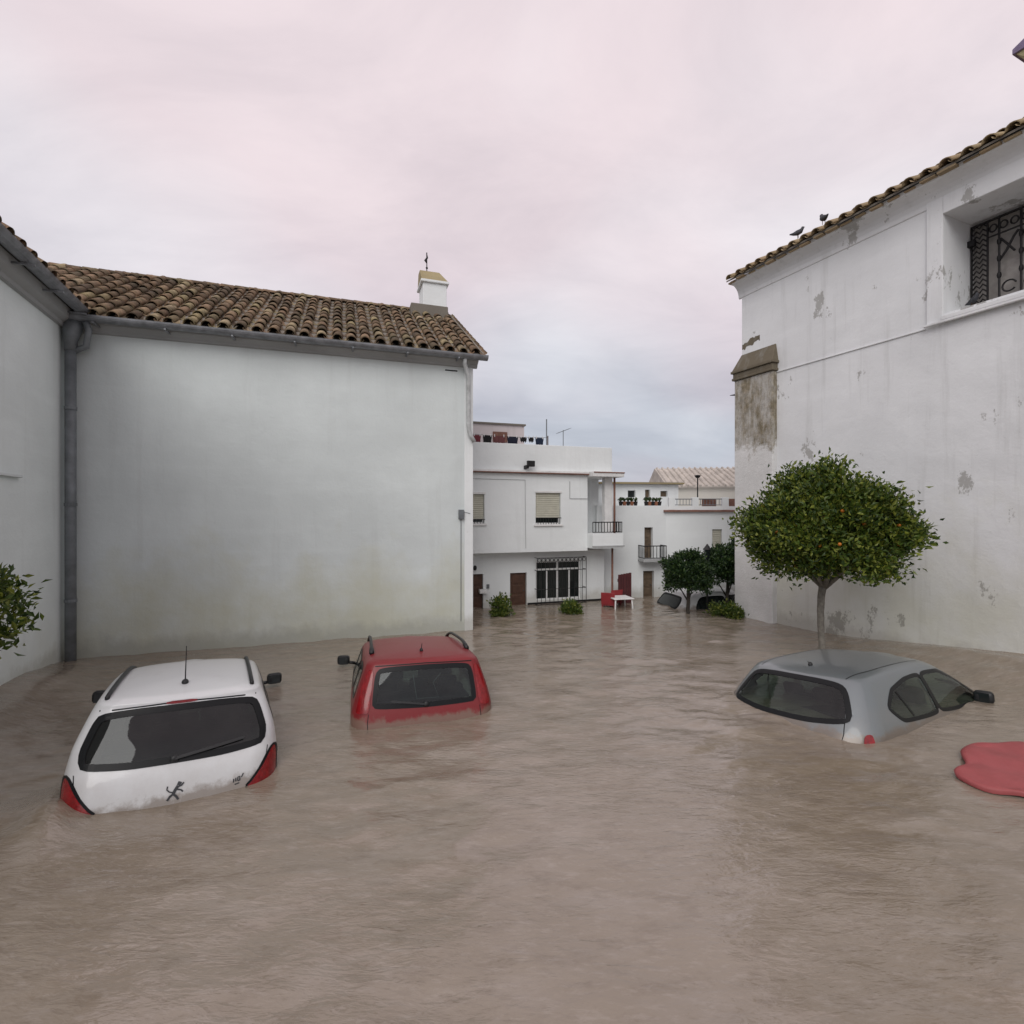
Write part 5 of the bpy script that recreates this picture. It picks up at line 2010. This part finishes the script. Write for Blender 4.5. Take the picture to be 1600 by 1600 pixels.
for sg in (-1, 1):
    pts = []
    for k, x in enumerate(np.linspace(.62, 2.20, 15)):
        f = k / 14
        lift = 0.012 + 0.050 * min(1, min(f, 1 - f) * 6)
        pts.append(cr.pt('top', x, sg * .605 * (1 - .03 * f), lift))
    mb = MB()
    mb.tube(pts, [0.030 if (k < 2 or k > 12) else 0.020 for k in range(15)], 8)
    mb.build('roof_rail', M['black_plastic'], cr.root, smooth=True)
    out = rounded([(sg * .635, .975), (sg * .625, 1.10), (sg * .595, 1.37), (sg * .655, 1.36), (sg * .715, 1.20), (sg * .765, 1.0), (sg * .79, .90), (sg * .66, .90)], 2, .18, 56)
    cr.patch('tail_light', 'rear', out, .010, M['red_lens'], cr.root, 6)
    cr.strip('shut_line', 'rear', [(sg * .65, .90), (sg * .66, .80), (sg * .64, .55)], .008, .0015, M['rubber'], cr.root)
    mirror(cr, 2.62, sg * .90, 1.06, M['black_plastic'])
aerial(cr, .55, 0.0, .10, .022, -.06)
wiper(cr, (.0, .965), (.40, 1.02))
cr.strip('spoiler_line', 'rear', [(-.58, 1.40), (0, 1.412), (.58, 1.40)], .012, .002, M['rubber'], cr.root)
wheels(cr, (.72, 3.2), .82)
# triangular sticker lines seen through the glass: a window-hung frame
mb = MB()
fp = [cr.pt('rear', a, b, -.06) for a, b in ((.14, 1.30), (.10, 1.03), (-.16, 1.03), (-.10, 1.20), (-.20, 1.30))]
mb.tube(fp, .004, 5)
mb.build('parcel_net', M['pipe'], cr.root)
cr.place((-1.008, 5.987, -0.775), 107.07, 5.75, 1.31, 1.02)
tag(cr.root, 'red hatchback with black roof rails sunk to its rear window, near the long white wall', 'car')

# ---- silver hatchback, nose down, right side towards us
sk = [(.18, .18, .76, .16, 3.95, .38), (.34, .34, .86, .05, 4.12, .40), (.52, .52, .895, .02, 4.18, .42), (.72, .70, .90, .05, 4.12, .43),
      (.86, .82, .89, .10, 3.95, .42), (.97, .90, .858, .175, 3.50, .38), (1.08, 1.04, .805, .265, 3.25, .34), (1.20, 1.19, .742, .365, 2.98, .30),
      (1.315, 1.33, .672, .465, 2.72, .26), (1.365, 1.39, .620, .525, 2.56, .24), (1.39, 1.415, .55, .60, 2.42, .23)]
cs = Car('silver_hatchback_car', sk, None, 1.5, M['paint_silver'], bow=0.10, crown=0.028, roof_bow=0.03)
cs.window('rear_window', 'rear', [(.66, 1.0), (.665, 1.06), (.535, 1.32), (.25, 1.342), (-.25, 1.342), (-.535, 1.32), (-.665, 1.06), (-.66, 1.0), (-.3, .95), (.3, .95)], 0.010, 0.035, q=0.18)
for sd in ('left', 'right'):
    out_ = [(.97, .955), (1.755, .935), (1.76, 1.335), (1.40, 1.32), (1.04, 1.25), (.80, 1.10)]
    cs.window('quarter_window', sd, out_, 0.016, 0.022, q=.10)
    cs.window('side_window', sd, [(1.775, .935), (3.00, .90), (2.86, .98), (2.50, 1.21), (2.24, 1.32), (1.78, 1.338)], 0.016, 0.022, q=.10)
    ml = 1 if sd == 'left' else -1
    cs.strip('window_divider', sd, [(1.20, .98), (1.10, 1.22)], .030, .006, M['rubber'], cs.root)
    cs.strip('pillar_trim', sd, [(1.765, .975), (1.77, 1.315)], .07, .007, M['rubber'], cs.root)
    cs.strip('roof_seam', 'top', [(.60, ml * .50), (1.0, ml * .535), (2.1, ml * .53)], .012, .0015, M['rubber'], cs.root)
    mirror(cs, 2.74, ml * .86, .955, M['black_plastic'])
cs.window('windscreen', 'front', [(.70, 1.02), (.56, 1.27), (.2, 1.325), (-.2, 1.325), (-.56, 1.27), (-.70, 1.02), (0, .98)], 0.012, 0.04, q=.16)
cs.body()
interior(cs, 1.2, 2.1)
aerial(cs, .80, 0.0, .05, .022, -.05)
for sg in (-1, 1):
    out = rounded([(sg * .80, .60), (sg * .805, .80), (sg * .79, .91), (sg * .83, .92), (sg * .86, .83), (sg * .868, .60)], 2, .2, 48)
    cs.patch('tail_light', 'rear', out, .008, M['red_lens'], cs.root, 6)
    cs.strip('shut_line', 'rear', [(sg * .635, 1.0), (sg * .655, .90), (sg * .63, .60)], .008, .0015, M['rubber'], cs.root)
wheels(cs, (.8, 3.4), .84)
cs.place((3.136, 6.05, -0.988), 29.28, 2.0, -5.6, 1.085)
tag(cs.root, 'silver rounded hatchback sunk to its windows in floodwater on the right', 'car')

# ---- small white car far off under the round trees
fk = [(.18, .18, .74, .12, 3.5, .30), (.50, .50, .80, .0, 3.6, .34), (.80, .78, .80, .03, 3.4, .36), (.95, .92, .78, .10, 2.9, .33),
      (1.15, 1.14, .70, .25, 2.5, .27), (1.33, 1.34, .62, .38, 2.15, .22), (1.38, 1.40, .54, .46, 1.95, .20)]
cf = Car('white_car', fk, None, 1.4, M['paint_white'], counts=(8, 5, 16, 4, 6), nlev=20)
for sd in ('left', 'right'):
    cf.window('side_window', sd, [(.55, .98), (1.45, .96), (1.45, 1.31), (.75, 1.29)], .02, .02, q=.12, glass=M['glass_house'])
    cf.window('side_window', sd, [(1.55, .96), (2.55, .94), (2.10, 1.30), (1.55, 1.315)], .02, .02, q=.12, glass=M['glass_house'])
cf.window('rear_window', 'rear', [(.55, .98), (.47, 1.28), (-.47, 1.28), (-.55, .98)], .014, .03, q=.12, glass=M['glass_house'])
cf.body()
cf.place((3.98, 13.7, -1.0), 12, 0, 0)
tag(cf.root, 'small white car almost under water beneath the far round trees', 'car')

# ------------------------------------------------------------------ trees and plants


def leaf_cloud(mb, pts, dirs, size, rng, asp=0.5):
    """folded leaf blades at the given points"""
    n = len(pts)
    a = dirs + rng.normal(0, 0.75, (n, 3))
    a /= np.linalg.norm(a, axis=1)[:, None] + 1e-9
    b = np.cross(a, rng.normal(0, 1, (n, 3)))
    b /= np.linalg.norm(b, axis=1)[:, None] + 1e-9
    c = np.cross(a, b)
    L = size * rng.uniform(0.7, 1.35, n)[:, None]
    W = L * asp
    base = pts
    mid = pts + a * L * 0.5 - c * L * 0.05
    tip = pts + a * L - c * L * 0.16
    lft = pts + a * L * 0.48 + b * W * 0.5 + c * L * 0.07
    rgt = pts + a * L * 0.48 - b * W * 0.5 + c * L * 0.07
    V = np.stack([base, lft, mid, rgt, tip], 1).reshape(-1, 3)
    k = len(mb.v)
    mb.v += [tuple(p) for p in V]
    for i in range(n):
        o = k + i * 5
        mb.f += [(o, o + 2, o + 1), (o, o + 3, o + 2), (o + 1, o + 2, o + 4), (o + 2, o + 3, o + 4)]


def make_crown(parent, rad, centre, clumps, per, size, mat, seed, flat=0.62, reject=None, spread=0.17, name='crown', inner=0.25, asp=0.5):
    rng = np.random.default_rng(seed)
    C, Dn = [], []
    while len(C) < clumps:
        d = rng.normal(0, 1, 3)
        d /= np.linalg.norm(d)
        if d[2] < -0.55:
            continue
        lump = 1 + 0.14 * math.sin(3.1 * d[0] + 2.2 * d[1] + seed) + 0.12 * math.sin(5.3 * d[2] + 4.1 * d[0] + 1.3 * seed) + 0.07 * math.sin(7.9 * d[1] + 5.7 * d[2])
        k = lump * (1 - inner * rng.random() ** 1.6) if rng.random() < 0.85 else rng.uniform(0.25, 0.8)
        p = np.array([d[0] * rad[0], d[1] * rad[1], d[2] * rad[2] * (1 if d[2] > 0 else flat)]) * k
        C.append(p)
        Dn.append(d)
    mb = MB()
    for p, d in zip(C, Dn):
        n = int(per * rng.uniform(0.6, 1.4))
        q = p + rng.normal(0, spread, (n, 3)) * np.array([1, 1, 0.8]) + np.array(centre)
        if reject is not None:
            q = q[[not reject(x) for x in q]]
        if len(q):
            leaf_cloud(mb, q, np.repeat([d * 0.6 + np.array([0, 0, 0.35])], len(q), 0), size, rng, asp)
    o = mb.build(name, mat, parent)
    return o, C


def trunk(parent, pts, rs, mat, limbs=()):
    mb = MB()
    P, Q = [], []
    pts = [Vector(p) for p in pts]
    for i in range(len(pts) - 1):
        for k in range(4):
            f = k / 4
            P.append(pts[i].lerp(pts[i + 1], f) + Vector((random.uniform(-.008, .008), random.uniform(-.008, .008), 0)))
            Q.append(rs[i] + (rs[i + 1] - rs[i]) * f)
    P.append(pts[-1])
    Q.append(rs[-1])
    mb.tube(P, Q, 10)
    t = mb.build('trunk', mat, parent, smooth=True)
    for l in limbs:
        m2 = MB()
        L = [Vector(x) for x in l[0]]
        m2.tube(L, list(np.linspace(l[1], l[1] * 0.35, len(L))), 7)
        m2.build('limb', mat, t, smooth=True)
    return t


# big orange tree by the church
TX, TY = 5.27, 8.75
tree = tag(empty('orange_tree', (TX, TY, -0.8)), 'large round orange tree with fruit and a slim trunk, in front of the church wall', 'tree')
ctr = (0.04, -0.10, 2.84)
WN = Vector((-0.916, -0.40, 0))
WP = FR.o


def behind_wall(q):
    return (Vector((TX + q[0], TY + q[1], 0)) - WP).dot(WN) < 0.06


crown, CL = make_crown(tree, (1.08, 1.02, 0.96), ctr, 185, 260, 0.080, M['leaf'], 3, 1.06, behind_wall, 0.135)
zfork = 2.0
limbs = []
for k in range(9):
    a = k * 0.7 + 0.2
    rr = random.uniform(0.7, 1.1)
    limbs.append(([(0.06, 0, zfork), (0.06 + 0.3 * rr * math.cos(a), 0.3 * rr * math.sin(a), zfork + 0.30), (0.06 + 0.6 * rr * math.cos(a), 0.55 * rr * math.sin(a), zfork + 0.7), (0.06 + 0.85 * rr * math.cos(a), 0.75 * rr * math.sin(a), zfork + 1.1)], 0.045))
trunk(tree, [(0.02, 0, -0.1), (0.03, 0, 0.7), (0.02, 0, 1.2), (0.0, 0, 1.6), (0.04, 0, zfork + 0.1)], [0.066, 0.056, 0.052, 0.055, 0.062], M['bark'], limbs)
fr = MB()
rngf = np.random.default_rng(9)
cnt = 0
while cnt < 80:
    p = CL[rngf.integers(len(CL))] * rngf.uniform(0.95, 1.06) + rngf.normal(0, .08, 3)
    q = p + np.array(ctr)
    if behind_wall(q):
        continue
    fr.blob(q, (.028, .028, .028), 8, 6)
    cnt += 1
fr.build('oranges', M['orange'], tree, smooth=True, kind='stuff')

# tree at the left edge
t2 = tag(empty('orange_tree', (-6.45, 5.25, -0.8)), 'green leafy tree cut off by the left edge, before the white wing', 'tree')
make_crown(t2, (.82, .80, .50), (0, 0, 2.22), 90, 85, 0.10, M['leaf'], 5, 0.9, None, 0.12, asp=0.42)
trunk(t2, [(0, 0, -.1), (0.02, 0, .8), (0, .02, 1.6), (0, 0, 2.1)], [.07, .06, .055, .05], M['bark'], [([(0, 0, 1.6), (.3, .1, 1.9), (.5, .1, 2.3)], .03), ([(0, 0, 1.6), (-.3, .1, 1.9), (-.5, -.1, 2.3)], .03), ([(0, 0, 1.7), (.1, -.3, 2.0), (.1, -.5, 2.3)], .03)])

# far round trees
for (px, Y, rx, rz, zc_, seed, lab) in ((1075, 12.6, .50, .52, .90, 21, 'left of the two dark round trees at the end of the street'),
                                       (1136, 13.2, .58, .62, 1.0, 25, 'right of the two dark round trees, half hidden by the church corner')):
    X = on_line(px, Y)
    t3 = tag(empty('round_tree', (X, Y, -0.8)), lab, 'tree', 'far round trees')
    make_crown(t3, (rx, rx, rz), (0, 0, zc_ + .8), 190, 80, .075, M['leaf_dark'], seed, .95, None, .06)
    trunk(t3, [(0, 0, -.1), (0, 0, .9), (.02, 0, 1.5)], [.05, .045, .04], M['bark_dark'], [([(0, 0, 1.1), (.15, .1, 1.4), (.3, .1, 1.8)], .02), ([(0, 0, 1.1), (-.15, .1, 1.4), (-.3, -.1, 1.8)], .02)])


def shrub(px, Y, r, h, label, mat, seed, n=34, size=.07):
    X = on_line(px, Y)
    o = tag(empty('shrub', (X, Y, -0.3)), label, 'shrub', 'shrubs in the flood')
    make_crown(o, (r, r, h), (0, 0, .3 + h * 0.35), n, 45, size, mat, seed, 1.0, None, .06, 'foliage')
    q = MB()
    for k in range(6):
        a = k * 1.05
        q.tube([(0, 0, -.1), (r * .4 * math.cos(a), r * .4 * math.sin(a), .25 + h * .3), (r * .7 * math.cos(a), r * .7 * math.sin(a), .3 + h * .6)], [.014, .01, .005], 5)
    q.build('stem', M['bark_dark'], o)
    return o


shrub(783, 12.35, .17, .36, 'bright green shrub in the water beside the brown house door', M['leaf_light'], 31)
shrub(891, 12.7, .20, .17, 'low green shrub in the water under the barred house window', M['leaf_light'], 33, 26)
shrub(1137, 12.3, .30, .20, 'low green shrub in the water below the right far tree', M['leaf_light'], 35, 40)

# ------------------------------------------------------------------ floating things
# red tarpaulin, floating as a low cushion
tx, ty = 4.98, 4.66
tp = tag(empty('red_tarpaulin', (tx, ty, 0.035)), 'flat red plastic sheet floating at the right edge of the flood', 'tarpaulin')
mb = MB()
ol = rounded([(-.98, .04), (-.92, .22), (-.62, .33), (-.46, .60), (-.2, .76), (.5, .80), (1.3, .72), (1.6, .2), (1.3, -.45), (.4, -.55), (-.15, -.46), (-.45, -.30), (-.62, -.19), (-.88, -.14)], 2, .22, 110)
n = len(ol)
vs, fs = [], []
prof = [(1.0, -.03), (1.01, .015), (.985, .045), (.95, .030), (.85, .036), (.7, .042), (.5, .048), (.3, .05), (.12, .05)]
for s, z in prof:
    for i, (a, b) in enumerate(ol):
        ca, cb2 = .15, .08
        zz = z + (0.026 * math.sin(7 * a * s + 2 * b) * math.sin(6 * b * s + 1.0) + 0.014 * abs(math.sin(11 * a * s - 8 * b * s)) if s < .98 else 0.008 * math.sin(i * .7))
        vs.append((ca + (a - ca) * s, cb2 + (b - cb2) * s, zz))
for k in range(len(prof) - 1):
    for i in range(n):
        j = (i + 1) % n
        fs.append((k * n + i, k * n + j, (k + 1) * n + j, (k + 1) * n + i))
fs.append(tuple((len(prof) - 1) * n + i for i in range(n)))
mb.add(vs, fs)
mt = MT('red_sheet', (0.36, 0.07, 0.075), 0.55, spec=0.4)
mt.color(mt.ramp(mt.noise(2.2, 4, .6), [(.3, (.27, .065, .065)), (.7, (.36, .085, .09))]))
mt.bump(mt.noise(6, 4, .6), .3, .03)
mb.build('sheet', mt.m, tp, smooth=True)
tp.scale = (0.86, 0.98, 0.7)
